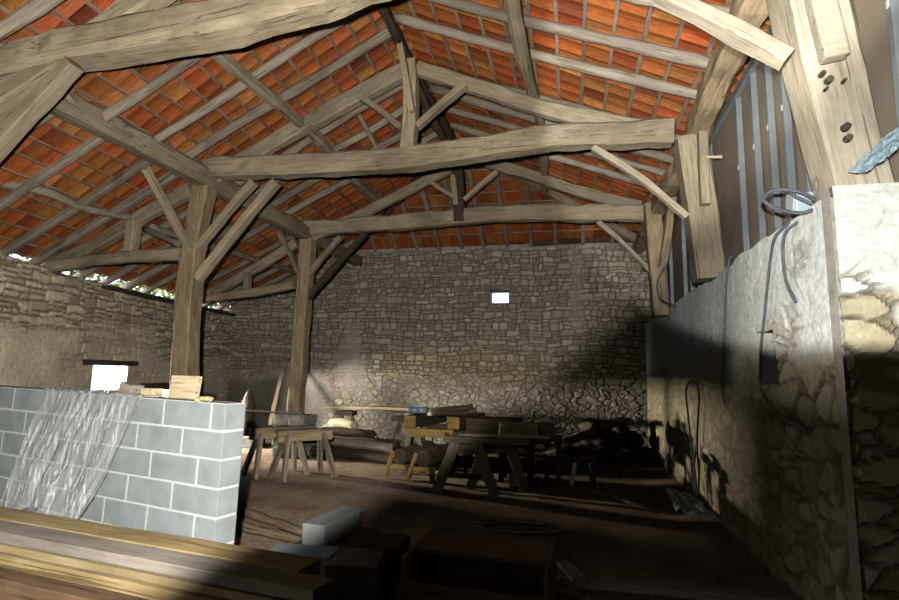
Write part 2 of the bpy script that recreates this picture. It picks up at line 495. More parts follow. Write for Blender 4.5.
# left wall: X = XL(Y)
def XL(y): return -7.25 - .15 * y
LT = 3.28
def left_plaster(u, v):
    y = YF + u * .989
    n = noise.noise(Vector((y * .8, v * .9, 4.0))) * .5 + noise.noise(Vector((y * 3, v * 3, 4.0))) * .2
    a = sm(2.05, 1.85, v + n * .5) * sm(13.5, 12.5, y)
    b = sm(2.35, 2.2, v + n * .3) * sm(8.0, 7.4, y + n)
    d = sm(2.6, 2.4, v + n * .4) * sm(7.8, 8.2, y + n) * sm(10.0, 9.4, y)
    return max(a * .8, b, d * .6)
Ldir = Vector((-.15, 1, 0)).normalized(); Lnr = Vector((1, .15, 0)).normalized()
lw = lambda y: (y - YF) / Ldir.y
stone_wall('wall_left', (XL(YF), YF, 0), Ldir, Lnr, 0, (13.4 - YF) / Ldir.y, lambda u: LT - .07 * sm(9.8, 10.2, u) + .02 * math.sin(u * 3) + .03 * nz((u, 0, 0), 3), .027,
           holes=[(lw(7.98), lw(8.92), 1.24, 1.72), (lw(9.35), lw(10.5), 0.0, 1.22)], su=.33, sv=.13, plaster=left_plaster, seed=2.0, coursed=lambda u, v: 1, tint=lambda u, v, m: tuple(k * 1.32 for k in plaster_col(u, v, 2.0)) if m else (1.75, 1.68, 1.55), thick=.4, splay=.95)

def back_top(u):
    x = -9.7 + u
    if x < -5.9:
        s = (6.59 - 3.56) / (9.2 - 2.3)
        return min(4.93, 6.59 - s * (-2.3 - x) - .10)
    return 4.93
def back_plaster(u, v):
    x = -9.7 + u
    n = noise.noise(Vector((x * 1.1, v * 1.1, 14.0))) * .6 + noise.noise(Vector((x * 4, v * 4, 14.0))) * .25
    a = sm(1.9, 1.2, v + n) * sm(-5.9, -6.6, x + n)                    # render low on the left
    d = abs((x + 5.6) + (v - 2.4) * .1 + n * .4)
    b = sm(.5, .1, d) * sm(3.3, 2.6, v) * sm(.9, 1.5, v) * .8          # pale diagonal smear
    c = sm(.30, .0, abs(x - .15 + n * .15)) * .55 * sm(2.5, 3, v)       # vertical mortar strip right
    t = sm(4.80, 4.88, v + n * .05) * .8
    return max(a, b, c, t)
def back_tint(u, v, mode):
    x = -9.7 + u
    n = noise.noise(Vector((x * .8, v * .8, 24.0)))
    if mode == 1:
        k = .9 + .25 * noise.noise(Vector((u * 2, v * 2, 5)))
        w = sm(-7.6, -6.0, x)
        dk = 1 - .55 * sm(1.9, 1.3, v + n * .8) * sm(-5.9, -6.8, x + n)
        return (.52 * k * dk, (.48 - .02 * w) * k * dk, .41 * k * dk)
    band = sm(1.45, 1.7, v + n * .25) * sm(2.35, 2.0, v + n * .4) * sm(-5.2, -4.4, x)
    low = sm(1.7, 1.3, v + n * .3) * sm(-5.5, -4.2, x)
    return (1.18 + .03 * band + .02 * low, 1.17 - .02 * band + .02 * low, 1.14 - .17 * band + .08 * low)
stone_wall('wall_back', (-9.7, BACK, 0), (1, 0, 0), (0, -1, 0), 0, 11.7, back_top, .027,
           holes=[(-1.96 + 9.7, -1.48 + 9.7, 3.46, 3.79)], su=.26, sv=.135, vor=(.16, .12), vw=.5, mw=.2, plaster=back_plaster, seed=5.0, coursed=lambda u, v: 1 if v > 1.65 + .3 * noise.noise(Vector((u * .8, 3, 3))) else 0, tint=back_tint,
           cols=[(.45, .40, .32), (.52, .47, .385), (.40, .35, .28), (.48, .435, .355), (.56, .51, .42)])

def right_plaster(u, v):
    y = 3.85 + u
    n = noise.noise(Vector((y * 1.5, v * 1.5, 34.0))) * .5 + noise.noise(Vector((y * 5, v * 5, 34.0))) * .3
    a = sm(1.6, 1.95, v + n * .5)
    patch = sm(.7, .3, math.hypot((y - 4.9) / .8, (v - 2.0) / .45) + n * .6)
    patch2 = sm(.55, .25, math.hypot((y - 4.5) / .45, (v - 2.62) / .25) + n * .5)
    base = .55 + n * .5
    return max(0, min(1, max(a, base * sm(5.0, 6.0, y)) - patch * .7 - patch2 * .5))
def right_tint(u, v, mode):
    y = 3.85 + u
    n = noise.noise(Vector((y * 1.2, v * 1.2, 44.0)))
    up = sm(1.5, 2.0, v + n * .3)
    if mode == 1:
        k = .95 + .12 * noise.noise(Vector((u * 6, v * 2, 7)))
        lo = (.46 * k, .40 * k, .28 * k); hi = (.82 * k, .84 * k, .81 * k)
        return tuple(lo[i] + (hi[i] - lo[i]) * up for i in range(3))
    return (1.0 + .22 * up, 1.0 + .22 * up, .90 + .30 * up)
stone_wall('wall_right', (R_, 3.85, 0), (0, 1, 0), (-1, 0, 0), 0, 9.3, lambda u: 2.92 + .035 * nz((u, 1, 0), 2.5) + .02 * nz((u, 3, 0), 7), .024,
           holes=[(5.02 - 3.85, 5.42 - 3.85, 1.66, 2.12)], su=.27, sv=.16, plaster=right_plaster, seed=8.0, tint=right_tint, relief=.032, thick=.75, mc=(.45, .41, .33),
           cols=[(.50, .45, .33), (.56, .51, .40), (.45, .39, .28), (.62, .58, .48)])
# back of the niche in the right wall
bm = bmesh.new(); box(bm, (R_ + .28, 5.22, 1.89), (.04, .5, .56)); o = bm_obj('trim_1', bm, M_DKSTONE); o['kind'] = 'structure'
# smooth rendered end of the right wall, facing the camera
def end_plaster(u, v):
    n = noise.noise(Vector((u * 2, v * 2, 54.0))) * .5 + noise.noise(Vector((u * 6, v * 6, 54.0))) * .3
    return sm(2.3, 2.42, v + n * .25 + .2 * sm(.1, .4, u))
def end_tint(u, v, mode):
    if mode == 1: return (.56, .58, .56)
    up = sm(1.7, 2.2, v + .2 * nz((u, 0, v), 2))
    return (.95 + .35 * up, .95 + .35 * up, .85 + .35 * up)
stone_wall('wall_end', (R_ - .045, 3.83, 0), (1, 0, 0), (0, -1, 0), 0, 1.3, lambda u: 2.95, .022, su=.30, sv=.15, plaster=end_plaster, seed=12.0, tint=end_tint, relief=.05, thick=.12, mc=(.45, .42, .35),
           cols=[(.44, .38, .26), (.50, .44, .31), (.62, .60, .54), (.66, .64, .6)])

# plain closing walls beside and behind the viewer
def slab(name, c, s, mat, kind='structure', bev=.01):
    bm = bmesh.new(); box(bm, c, s, bev=bev); o = bm_obj(name, bm, mat)
    if kind: o['kind'] = kind
    return o
slab('wall_right.001', (2.57, .4, 1.5), (.86, 6.8, 3.0), M_RUBBLE)
slab('wall_front', (-3.3, YF - .2, 3.3), (12.6, .4, 6.6), M_RUBBLE)

# floor with gentle lumps
fv, ff = [], []
nx, ny = 90, 120
for i in range(nx + 1):
    for j in range(ny + 1):
        x = -9.9 + 13.2 * i / nx; y = -3.4 + 17.0 * j / ny
        z = .02 * nz((x, y, 0), .9) + .012 * nz((x, y, 2), 3)
        z += .05 * sm(1.2, 1.7, x) * sm(14, 8, y)
        fv.append((x, y, z - .01))
for i in range(nx):
    for j in range(ny):
        a = i * (ny + 1) + j
        ff.append((a, a + ny + 1, a + ny + 2, a + 1))
o = link('floor', mesh('floor', fv, ff, True), M_EARTH); o['kind'] = 'structure'

# windows: deep reveals are part of the walls; lintels and sills
W_LINT = W_POST
def struct(o): o['kind'] = 'structure'; return o
fx = lambda y: XL(y) + .02
struct(timber('trim_2', [(fx(7.8), 7.72, 1.76), (fx(9.1), 9.12, 1.76)], .14, .09, W_DARK, rnd=.2))
struct(timber('trim_3', [(-2.05, BACK - .03, 3.85), (-1.36, BACK - .03, 3.85)], .12, .09, W_GREYB, rnd=.2))
struct(timber('trim_4', [(fx(9.2), 9.2, 1.30), (fx(11.15), 11.15, 1.30)], .2, .14, W_DARK, rnd=.2))

# ------------------------------------------------------------------ roof covering (ceiling)
def zwall(y): return 3.47 + (y - 6.9) * .012
def Lsurf(t, y):
    """left slope: t=0 ridge, t=1 wall face"""
    xw = XL(y); zw = zwall(y)
    return Vector((XR + (xw - XR) * t, y, ZR + (zw - ZR) * t))
def Rsurf(t, y):
    x1 = 2.45
    return Vector((XR + (x1 - XR) * t, y, ZR - .4 * (x1 - XR) * t))
def Hsurf(x, y): return Vector((x, y, ZR - .53 * (y - 10.0)))
def ymaxL(x): return min(13.6, 10.0 + (XR - x) / 3.5 * 3) if x > -6.4 else 13.6
def ymaxR(x): return 10.0 + (x - XR) / 4.2 * 3

tv, tf, tc_ = [], [], []
def add_tile(P, n, du, dv, w, l, lift):
    """P centre; du across unit, dv down-slope unit, n up"""
    base = len(tv)
    K = 5
    hgt = .042
    tw = random.uniform(-.006, .006)
    r = random.random()
    if r < .07: c = (.30, .075, .03)
    elif r < .75: c = (.50 + random.uniform(-.08, .06), .135 + random.uniform(-.03, .03), .035)
    else: c = (.55, .20 + random.uniform(-.02, .04), .06)
    dk = random.uniform(.65, 1.1)
    c = tuple(k * dk for k in c)
    for s in (-.5, 0, .5):
        for k in range(K):
            a = k / (K - 1) - .5
            z = hgt * (1 - (2 * a) ** 2) - hgt
            q = P + du * (a * w) + dv * (s * l) + n * (z + lift * (-s) + tw * a * 2)
            tv.append(q); tc_.append((*c, 1))
    for s in range(2):
        for k in range(K - 1):
            b = base + s * K + k
            tf.append((b, b + 1, b + K + 1, b + K))
TL, TWD = .335, .235
# left
LEN = 7.2
rows = 24
for i in range(rows):
    for j in range(int((13.8 - YF) / TWD)):
        y = YF - .2 + (j + .5) * TWD
        t = (i + .5) * TL / LEN
        P = Lsurf(t, y)
        if P.y > ymaxL(P.x) + .1: continue
        if P.x < XL(y) - .20: continue
        dv = (Lsurf(t + .01, y) - Lsurf(t, y)).normalized(); du = Vector((0, 1, 0))
        n = dv.cross(du); n = n if n.z > 0 else -n
        add_tile(P + n * .03, n, du, dv, TWD * 1.04, TL * 1.12, .03)
rows = 15
for i in range(rows):
    for j in range(int((13.8 - YF) / TWD)):
        y = YF - .2 + (j + .5) * TWD
        d = (i + .5) * TL
        t = d / (4.75 * math.hypot(1, .4))
        P = Rsurf(t, y)
        if P.y > ymaxR(P.x) + .1: continue
        dv = Vector((1, 0, -.4)).normalized(); du = Vector((0, 1, 0)); n = Vector((.4, 0, 1)).normalized()
        add_tile(P + n * .03, n, du, dv, TWD * 1.04, TL * 1.12, .03)
for i in range(12):
    for j in range(46):
        x = -7.2 + (j + .5) * TWD
        d = (i + .5) * TL
        y = 10.0 + d / math.hypot(1, .53)
        lo = XR - (y - 10) / 3 * 3.5; hi = XR + (y - 10) / 3 * 4.2
        if x < lo - .1 or x > hi + .1 or y > 13.6: continue
        dv = Vector((0, 1, -.53)).normalized(); n = Vector((0, .53, 1)).normalized()
        add_tile(Hsurf(x, y) + n * .03, n, Vector((1, 0, 0)), dv, TWD * 1.04, TL * 1.12, .03)
# outer layer of tiles as a closed skin above
def skin(f, us, vs_, col=(.30, .07, .02)):
    b = len(tv); nn = len(vs_)
    for u in us:
        for v in vs_:
            tv.append(f(u, v)); tc_.append((*col, 1))
    for i in range(len(us) - 1):
        for j in range(nn - 1):
            a = b + i * nn + j
            tf.append((a, a + nn, a + nn + 1, a + 1))
up = Vector((0, 0, .10))
F = [k / 12 for k in range(13)]
def fl(u, v):
    x = XR + (XL(6) - .16 - XR) * u
    ym = ymaxL(x) if x > -6.4 else 13.6
    y = YF - .4 + (ym - YF + .4) * v
    t = (x - XR) / (XL(y) - XR)
    return Lsurf(t, y) + up
def fr(u, v):
    x = XR + 4.85 * u; y = YF - .4 + (ymaxR(x) - YF + .4) * v
    return Vector((x, y, ZR - .4 * (x - XR))) + up
def fh(u, v):
    y = 10 + 3.6 * u; lo = XR - (y - 10) / 3 * 3.5; hi = XR + (y - 10) / 3 * 4.2
    return Hsurf(lo + (hi - lo) * v, y) + up
skin(fl, F, F); skin(fr, F, F); skin(fh, F, F)
me = bpy.data.meshes.new('ceiling'); me.from_pydata([tuple(p) for p in tv], [], tf)
at = me.color_attributes.new('stone', 'FLOAT_COLOR', 'POINT'); at.data.foreach_set('color', np.array(tc_, dtype=np.float32).ravel())
me.update()
o = link('ceiling', me, M_TILE); o['kind'] = 'structure'

# ------------------------------------------------------------------ laths
def lath(path, label, group):
    timber('roof_lath', path, .042, .022, W_LATH, label, 'lath', group, rnd=.15, seg=8, knob=.004)
k = 0
for i in range(1, 24):
    t = i * TL / LEN
    x = XR + (XL(7) - XR) * t
    ys = [YF + .1, 2, 6, 9.5, min(13.2, ymaxL(x) - .08)]
    if x < XL(7) - .1: break
    pts = [Lsurf(t, y) + Vector((-.01, 0, -.02)) for y in ys]
    lath(pts, 'thin grey lath running under the red tiles of the left roof slope', 'laths of the left roof slope')
for i in range(1, 14):
    d = i * TL / math.hypot(1, .4)
    x = XR + d
    if x > 1.9: break
    pts = [Vector((x, y, ZR - .4 * d - .02)) for y in (YF + .1, 3, 7, min(12.8, ymaxR(x) - .08))]
    lath(pts, 'thin grey lath running under the red tiles of the right roof slope', 'laths of the right roof slope')
for i in range(2, 11):
    d = i * TL / math.hypot(1, .53); y = 10 + d
    if y > 12.95: break
    lo = XR - d / 3 * 3.5 + .1; hi = XR + d / 3 * 4.2 - .1
    pts = [Hsurf(x, y) + Vector((0, 0, -.02)) for x in (lo, (lo + hi) / 2, hi)]
    lath(pts, 'thin lath under the tiles of the small roof slope above the back wall', 'laths of the back roof slope')

# ------------------------------------------------------------------ rafters
names = ['first', 'second', 'third', 'fourth', 'fifth']
def bay(y):
    if y < 3.9: return 'before the nearest truss'
    if y < 6.9: return 'between the nearest and middle trusses'
    if y < 10.0: return 'between the middle and farthest trusses'
    return 'beyond the farthest truss'
def series(ys):
    cnt = {}
    out = []
    for y in ys:
        b = bay(y); cnt[b] = cnt.get(b, 0) + 1
        out.append((y, b, names[min(cnt[b] - 1, 4)]))
    return out
PD = .12
yr = [1.0, 1.9, 2.8, 3.6, 4.35, 4.95, 5.58, 6.24, 7.45, 8.1, 8.75, 9.4]
for y, b, nth in series(yr):
    w = random.uniform(.11, .135)
    j = lambda: random.uniform(-.05, .05)
    pts = [Vector((x, y + j() * 1.6, ZR - .4 * (x - XR) - .045 - w / 2 + j() * .35)) for x in (XR + .05, XR + 1.3, XR + 2.6, 1.62)]
    timber('rafter', pts, w, w, W_POLE, 'pole rafter of the right slope, %s one %s' % (nth, b), 'rafter', 'pole rafters of the right roof slope', rnd=1, knob=.012)
yl = [1.2, 2.0, 2.8, 3.5, 4.3, 5.0, 5.8, 6.4, 7.6, 8.25, 8.9, 9.5]
for y, b, nth in series(yl):
    w = random.uniform(.12, .15)
    j = lambda: random.uniform(-.05, .05)
    tp = (-5.72 - XR) / (XL(y) - XR)
    pts = [Lsurf(t, y + j() * 1.4) + Vector((0, 0, -.05 - w / 2 + j() * .3)) for t in (.01, tp * .35, tp * .7, tp)]
    timber('rafter', pts, w, w, W_POLE, 'upper rafter of the left slope, %s one %s' % (nth, b), 'rafter', 'upper rafters of the left roof slope', rnd=.7, knob=.012)
yl2 = [1.2, 2.0, 2.8, 3.5, 4.4, 5.15, 5.95, 6.5, 7.55, 8.2, 8.8, 9.4, 10.5, 11.1, 11.8, 12.5]
for y, b, nth in series(yl2):
    w = random.uniform(.10, .13)
    tp = (-5.45 - XR) / (XL(y) - XR)
    j = lambda: random.uniform(-.03, .03)
    pts = [Lsurf(t, y + .1 + j()) + Vector((0, 0, -.05 - w / 2)) for t in (tp, (tp + 1) / 2, 1.045)]
    timber('rafter', pts, w, w, W_POLE, 'lower rafter above the left wall, %s one %s' % (nth, b), 'rafter', 'lower rafters down to the left wall', rnd=.5, knob=.008)
# hip rafters
nm = ['leftmost', 'second from left', 'third from left', 'fourth from left', 'fifth from left', 'sixth from left', 'seventh from left', 'eighth from left', 'ninth from left', 'tenth from left', 'rightmost']
xs = [-5.0, -4.42, -3.85, -3.28, -2.7, -2.1, -1.52, -.92, -.32, .3, 1.0]
for x, n_ in zip(xs, nm):
    d = max((XR - x) / 3.5 * 3, (x - XR) / 4.2 * 3) + .12
    w = .095
    pts = [Hsurf(x + random.uniform(-.03, .03), y) + Vector((0, 0, -.05 - w / 2)) for y in (10 + d, 13.15)]
    timber('rafter', pts, w, w, W_POLE, 'short rafter sloping down to the back wall top, %s of its row' % n_, 'rafter', 'short rafters above the back wall', rnd=.4, knob=.008)
for x1, side in ((-5.75, 'left'), (1.75, 'right')):
    timber('hip_rafter', [Hsurf(XR, 10.02) + Vector((0, 0, -.16)), Hsurf(x1, 12.95) + Vector((0, 0, -.19))], .13, .16, W_OLD if side == 'right' else W_DARK,
           'diagonal hip rafter falling from the ridge end to the back wall, %s side' % side, 'hip rafter', rnd=.3)

# ------------------------------------------------------------------ purlins, plates, ridge
timber('ridge_beam', [(XR, YF, ZR - .19), (XR + .04, 3, ZR - .23), (XR - .05, 6.9, ZR - .19), (XR + .03, 10.05, ZR - .20)], .13, .17, W_DARK, 'dark ridge beam running over the king posts', 'ridge beam', rnd=.5, knob=.02)
def rz(x, d): return ZR - .4 * (x - XR) - d
timber('purlin', [(-.60, YF, rz(-.6, .30)), (-.52, 2, rz(-.55, .28)), (-.56, 5.6, rz(-.55, .27)), (-.42, 8.2, rz(-.5, .27)), (-.5, 11.0, rz(-.5, .27))], .15, .18, W_OLD, 'heavy gnarled purlin carrying the rafters of the right roof slope', 'purlin', rnd=.5, knob=.022)
def lz(x, y, d):
    t = (x - XR) / (XL(y) - XR); return Lsurf(t, y).z - d
timber('purlin', [(-4.0, YF, lz(-4, YF, .27)), (-3.92, 3, lz(-3.9, 3, .27)), (-4.03, 5.0, lz(-4, 5, .27)), (-3.98, 7.3, lz(-4, 7.3, .27)), (-4.1, 9.0, lz(-4.1, 9, .27)), (-4.1, 10.9, lz(-4.1, 10.9, .3))], .14, .17, W_OLD, 'long grey purlin across the upper left roof slope', 'purlin', rnd=.5, knob=.02)
timber('purlin', [(-7.368, 4.900, 4.007), (-6.869, 5.400, 3.997), (-6.890, 6.100, 3.973), (-6.886, 7.000, 4.091)], .10, .11, W_POLE, 'crooked pale pole under the lower left roof near the left edge', 'pole', rnd=1, knob=.02)
timber('purlin', [(-6.85, 7.3, lz(-6.85, 7.3, .22)), (-6.95, 9.9, lz(-6.95, 9.9, .22)), (-7.0, 12.9, lz(-7.0, 12.9, .22))], .12, .13, W_POLE, 'purlin under the lower left roof behind the left post', 'purlin', rnd=.6, knob=.015)
timber('wall_plate', [(-5.5, YF, 4.62), (-5.62, 3.9, 4.66), (-5.50, 6.9, 4.60), (-5.42, 10.0, 4.56), (-5.5, 13.0, 4.62)], .26, .28, W_OLD, 'long heavy beam lying on top of the left row of posts', 'beam', rnd=.35, knob=.03)
timber('wall_plate', [(1.55, 2.4, 4.78), (1.52, 5.2, 4.80), (1.62, 7.6, 4.78), (1.55, 10.0, 4.72), (1.6, 12.9, 4.75)], .26, .30, W_POST, 'thick rough beam lying over the right hand posts', 'beam', rnd=.4, knob=.03)
timber('wall_plate', [(-.9, BACK - .02, 4.93), (.4, BACK - .02, 4.97), (1.66, BACK - .02, 4.93)], .16, .12, W_DARK, 'dark wooden plate bedded on the back wall top at the right', 'beam', rnd=.3)
timber('wall_plate', [(XL(7.6) + .12, 7.9, LT - .15), (XL(10) + .12, 10, LT - .13), (XL(13) + .15, 12.85, LT - .1)], .14, .08, W_DARK, 'dark rotten plank along the top of the left wall', 'plank', rnd=.4, knob=.02)

# ------------------------------------------------------------------ trusses
# nearest truss
timber('tie_beam', [(-8.3, 3.9, 4.30), (-7.1, 3.9, 4.52), (-5.6, 3.9, 4.70), (-4.46, 3.9, 4.79), (-3.34, 3.9, 4.83), (-2.3, 3.9, 4.93), (-1.35, 3.9, 5.13), (0.4, 3.95, 5.2), (1.45, 4.0, 5.0)], .36, .34, W_OLD,
       'huge bowed tie beam of the nearest truss crossing the top left corner', 'tie beam', rnd=.35, knob=.03, seg=48)
timber('truss_post', [(-6.2, 3.9, 0.02), (-6.15, 3.9, 2.5), (-6.05, 3.9, 4.42)], .30, .30, W_POST, 'thick wooden post left of the frame under the nearest tie beam', 'post', rnd=.2)
timber('brace', [(-5.618, 3.850, 3.683), (-5.122, 3.830, 4.130), (-4.639, 3.820, 4.572)], .13, .16, W_OLD, 'thick diagonal brace rising to the nearest tie beam at the left edge', 'brace', rnd=.2, up=(0, 1, 0))
timber('brace', [(-6.111, 4.050, 3.714), (-5.552, 4.050, 4.306), (-5.208, 4.050, 4.736)], .14, .16, W_OLD, 'second brace just behind the thick one at the left edge', 'brace', rnd=.2, up=(0, 1, 0))
timber('principal_rafter', [(-8.35, 3.9, 3.3), (-5.4, 3.9, lz(-5.4, 3.9, .38)), (-2.4, 3.9, lz(-2.4, 3.9, .42))], .20, .24, W_OLD, 'principal rafter of the nearest truss sloping over the top left corner', 'principal rafter', rnd=.3)
timber('principal_rafter', [(-2.2, 3.9, 6.15), (-.5, 3.9, 5.45), (1.4, 3.95, 4.95)], .20, .22, W_OLD, 'right principal rafter of the nearest truss above the frame', 'principal rafter', rnd=.3)
timber('king_post', [(XR, 3.9, 5.04), (XR, 3.9, 6.3)], .2, .2, W_OLD, 'king post of the nearest truss standing on its bowed tie beam', 'king post', rnd=.2)
timber('brace', [(0.670, 3.880, 4.552), (1.080, 3.860, 4.235), (1.487, 3.840, 3.893)], .11, .145, W_BEIGE, 'pale diagonal brace at the top right running into the massive beige post', 'brace', rnd=.25, up=(0, 1, 0), knob=.015)
# massive post: square sawn, two faces
pr = empty('truss_post', (1.9, 4.02, 2.95))
tag(pr, 'massive beige sawn oak post on the right wall end with old mortises', 'post')
pb = timber('shaft', [(0.02, .03, 0.0), (-.12, 0, .9), (-.23, -.02, 1.85)], .44, .44, W_BEIGE, parent=pr, rnd=.12, knob=.012, up=(0, 1, 0), taper=(.78, .86))
bm = bmesh.new()
box(bm, (0, 0, 0), (.15, .10, .7), rot=Matrix.Rotation(-.13, 3, 'Y'), bev=.015)
q_ = Vector((1.676, 3.720, 4.143)) - pr.location
for v in bm.verts: v.co += q_
bm_obj('pad', bm, W_BEIGE, pr)
for (q_, s) in (((1.714, 3.800, 3.696), .024), ((1.676, 3.800, 3.743), .018), ((1.799, 3.820, 3.363), .026), ((1.805, 3.820, 3.285), .024), ((1.801, 3.800, 3.679), .012), ((1.692, 3.800, 3.633), .011)):
    bm = bmesh.new()
    m4 = Matrix.Translation(Vector(q_) - pr.location) @ Matrix.Rotation(PI / 2, 4, 'X')
    bmesh.ops.create_cone(bm, cap_ends=True, segments=10, radius1=s, radius2=s * .9, depth=.05, matrix=m4)
    tag(bm_obj('peg', bm, W_DARK, pr), 'dark disc drawn as an open hole')  # solid discs whose dark colour stands in for the shade inside holes

# middle truss
timber('tie_beam', [(-5.538, 6.900, 4.793), (-3.933, 6.900, 4.731), (-2.359, 6.900, 4.711), (-1.340, 6.900, 4.783), (-0.111, 6.900, 4.858), (1.297, 6.900, 4.796)], .28, .32, W_OLD,
       'long bowed tie beam of the middle truss crossing the picture', 'tie beam', rnd=.3, knob=.028, seg=48, taper=(1.0, 1.0))
timber('truss_post', [(-5.46, 6.9, 0.0), (-5.60, 6.9, 1.4), (-5.66, 6.9, 3.2), (-5.55, 6.9, 4.5)], .31, .31, W_POST, 'thick brown post under the left end of the middle tie beam', 'post', rnd=.2, knob=.02, up=(0, 1, 0), taper=(1.02, .88))
timber('king_post', [(-2.228, 6.850, 4.830), (-2.203, 6.850, 5.433), (-2.243, 6.850, 6.182)], .20, .20, W_OLD, 'king post standing on the middle tie beam', 'king post', rnd=.15, up=(0, 1, 0))
timber('brace', [(-2.146, 6.720, 5.330), (-2.264, 6.700, 5.969), (-2.426, 6.600, 6.793)], .09, .13, W_OLD, 'slim slanting board nailed against the middle king post', 'brace', rnd=.15, up=(0, 1, 0))
timber('principal_rafter', [(-5.594, 7.000, 4.588), (-4.031, 7.000, 5.391), (-2.365, 7.000, 6.145)], .17, .24, W_OLD, 'left principal rafter of the middle truss above the tie beam', 'principal rafter', rnd=.25, knob=.02)
timber('principal_rafter', [(-2.133, 6.900, 6.105), (-1.210, 6.900, 5.694), (-0.375, 6.900, 5.313), (0.411, 6.900, 5.053), (1.130, 6.900, 4.865)], .16, .21, W_OLD, 'right principal rafter of the middle truss, gently bowed', 'principal rafter', rnd=.4, knob=.02)
timber('principal_rafter', [(-8.575, 6.950, 3.260), (-7.653, 6.950, 3.605), (-6.562, 6.950, 4.161), (-5.799, 6.950, 4.483)], .17, .22, W_OLD, 'lower rafter of the middle truss falling from the left post to the left wall', 'principal rafter', rnd=.3, knob=.02)
timber('aisle_tie', [(-8.395, 6.850, 3.269), (-7.130, 6.850, 3.384), (-5.807, 6.850, 3.425)], .16, .18, W_OLD, 'curved tie from the left brown post to the left wall', 'tie beam', rnd=.35, knob=.02)
timber('strut', [(-6.765, 6.870, 3.491), (-6.769, 6.870, 3.981)], .16, .17, W_OLD, 'short upright strut on the curved tie left of the brown post', 'strut', rnd=.2, up=(0, 1, 0))
timber('strut', [(-6.904, 7.200, 3.980), (-5.969, 6.980, 3.605)], .07, .09, W_POLE, 'small crooked strut between the short upright and the brown post', 'strut', rnd=1)
timber('strut', [(-2.327, 6.800, 5.146), (-2.625, 6.800, 5.417), (-2.945, 6.800, 5.665)], .09, .11, W_OLD, 'left strut from the middle king post up to its rafter', 'strut', rnd=.2, up=(0, 1, 0))
timber('strut', [(-2.090, 6.800, 5.140), (-1.761, 6.800, 5.425), (-1.393, 6.800, 5.717)], .09, .13, W_OLD, 'right strut from the middle king post up to its rafter', 'strut', rnd=.2, up=(0, 1, 0))
timber('brace', [(-5.541, 6.860, 3.513), (-5.085, 6.880, 4.067), (-4.690, 6.900, 4.527)], .10, .13, W_OLD, 'upper of two braces rising right from the left brown post to the middle tie beam', 'brace', rnd=.15, up=(0, 1, 0))
timber('brace', [(-5.509, 6.880, 3.035), (-4.873, 6.900, 3.843), (-4.299, 6.900, 4.503)], .11, .14, W_OLD, 'longer lower brace rising right from the left brown post to the middle tie beam', 'brace', rnd=.15, up=(0, 1, 0))
timber('brace', [(-5.626, 6.820, 3.444), (-5.597, 6.200, 3.983), (-5.566, 5.750, 4.353)], .08, .10, W_OLD, 'slim brace rising left from the left brown post to the long plate beam', 'brace', rnd=.15)
timber('brace', [(0.308, 6.750, 4.618), (0.873, 6.750, 4.177), (1.402, 6.750, 3.645)], .08, .10, W_BEIGE, 'pale straight brace under the right end of the middle tie beam', 'brace', rnd=.2, up=(0, 1, 0))
timber('truss_post', [(1.640, 6.850, 2.877), (1.585, 6.850, 3.693), (1.485, 6.850, 4.677)], .34, .36, W_OLD, 'stout pale post standing on the right wall at the middle truss', 'post', rnd=.15, up=(0, 1, 0), taper=(.95, 1.0))
timber('strut', [(1.581, 6.620, 3.746), (1.582, 6.620, 4.309), (1.602, 6.620, 5.041)], .10, .14, W_OLD, 'narrow upright board fixed beside the stout pale right post', 'strut', rnd=.15, up=(0, 1, 0))
timber('peg', [(1.600, 6.550, 4.316), (1.775, 6.550, 4.304)], .035, .035, W_PALE, 'short wooden peg sticking out beside the stout right post', 'peg', rnd=.4)

# farthest truss
timber('tie_beam', [(-5.443, 10.000, 4.679), (-3.803, 10.000, 4.718), (-2.531, 10.000, 4.766), (-1.322, 10.000, 4.811), (0.014, 10.000, 4.767), (1.413, 10.000, 4.680)], .26, .30, W_OLD,
       'tie beam of the farthest truss near the back wall', 'tie beam', rnd=.3, knob=.025)
timber('truss_post', [(-5.44, 10.0, .80), (-5.44, 10.0, 2.2), (-5.40, 10.0, 4.45)], .27, .27, W_POST, 'slimmer brown post on a stone plinth nearer the back wall', 'post', rnd=.15, knob=.015, up=(0, 1, 0))
timber('king_post', [(-2.109, 9.950, 4.670), (-2.140, 9.950, 5.227), (-2.196, 9.950, 6.006)], .22, .20, W_DARK, 'dark king post of the farthest truss', 'king post', rnd=.2, up=(0, 1, 0))
timber('strut', [(-2.175, 9.850, 4.990), (-2.226, 9.750, 5.572)], .10, .10, W_OLD, 'pale board against the dark far king post', 'strut', rnd=.2, up=(0, 1, 0))
timber('principal_rafter', [(-5.315, 10.000, 4.478), (-4.036, 10.000, 5.028), (-2.720, 10.000, 5.637), (-2.307, 10.000, 5.822)], .15, .20, W_OLD, 'left principal rafter of the farthest truss', 'principal rafter', rnd=.3)
timber('principal_rafter', [(-2.104, 10.000, 6.062), (-0.934, 10.000, 5.645), (0.204, 10.000, 5.171), (1.277, 10.000, 4.820)], .16, .20, W_OLD, 'right principal rafter of the farthest truss', 'principal rafter', rnd=.3, knob=.02)
timber('strut', [(-2.026, 9.900, 5.101), (-1.709, 9.900, 5.370), (-1.375, 9.900, 5.636)], .08, .10, W_OLD, 'right strut of the farthest king post', 'strut', rnd=.2, up=(0, 1, 0))
timber('strut', [(-2.230, 9.900, 5.174), (-2.479, 9.900, 5.333), (-2.754, 9.900, 5.538)], .08, .09, W_OLD, 'left strut of the farthest king post', 'strut', rnd=.2, up=(0, 1, 0))
timber('aisle_tie', [(-7.862, 10.000, 3.201), (-6.692, 10.000, 3.319), (-5.666, 10.000, 3.475)], .15, .17, W_POST, 'tie from the slimmer post back to the left wall', 'tie beam', rnd=.3)
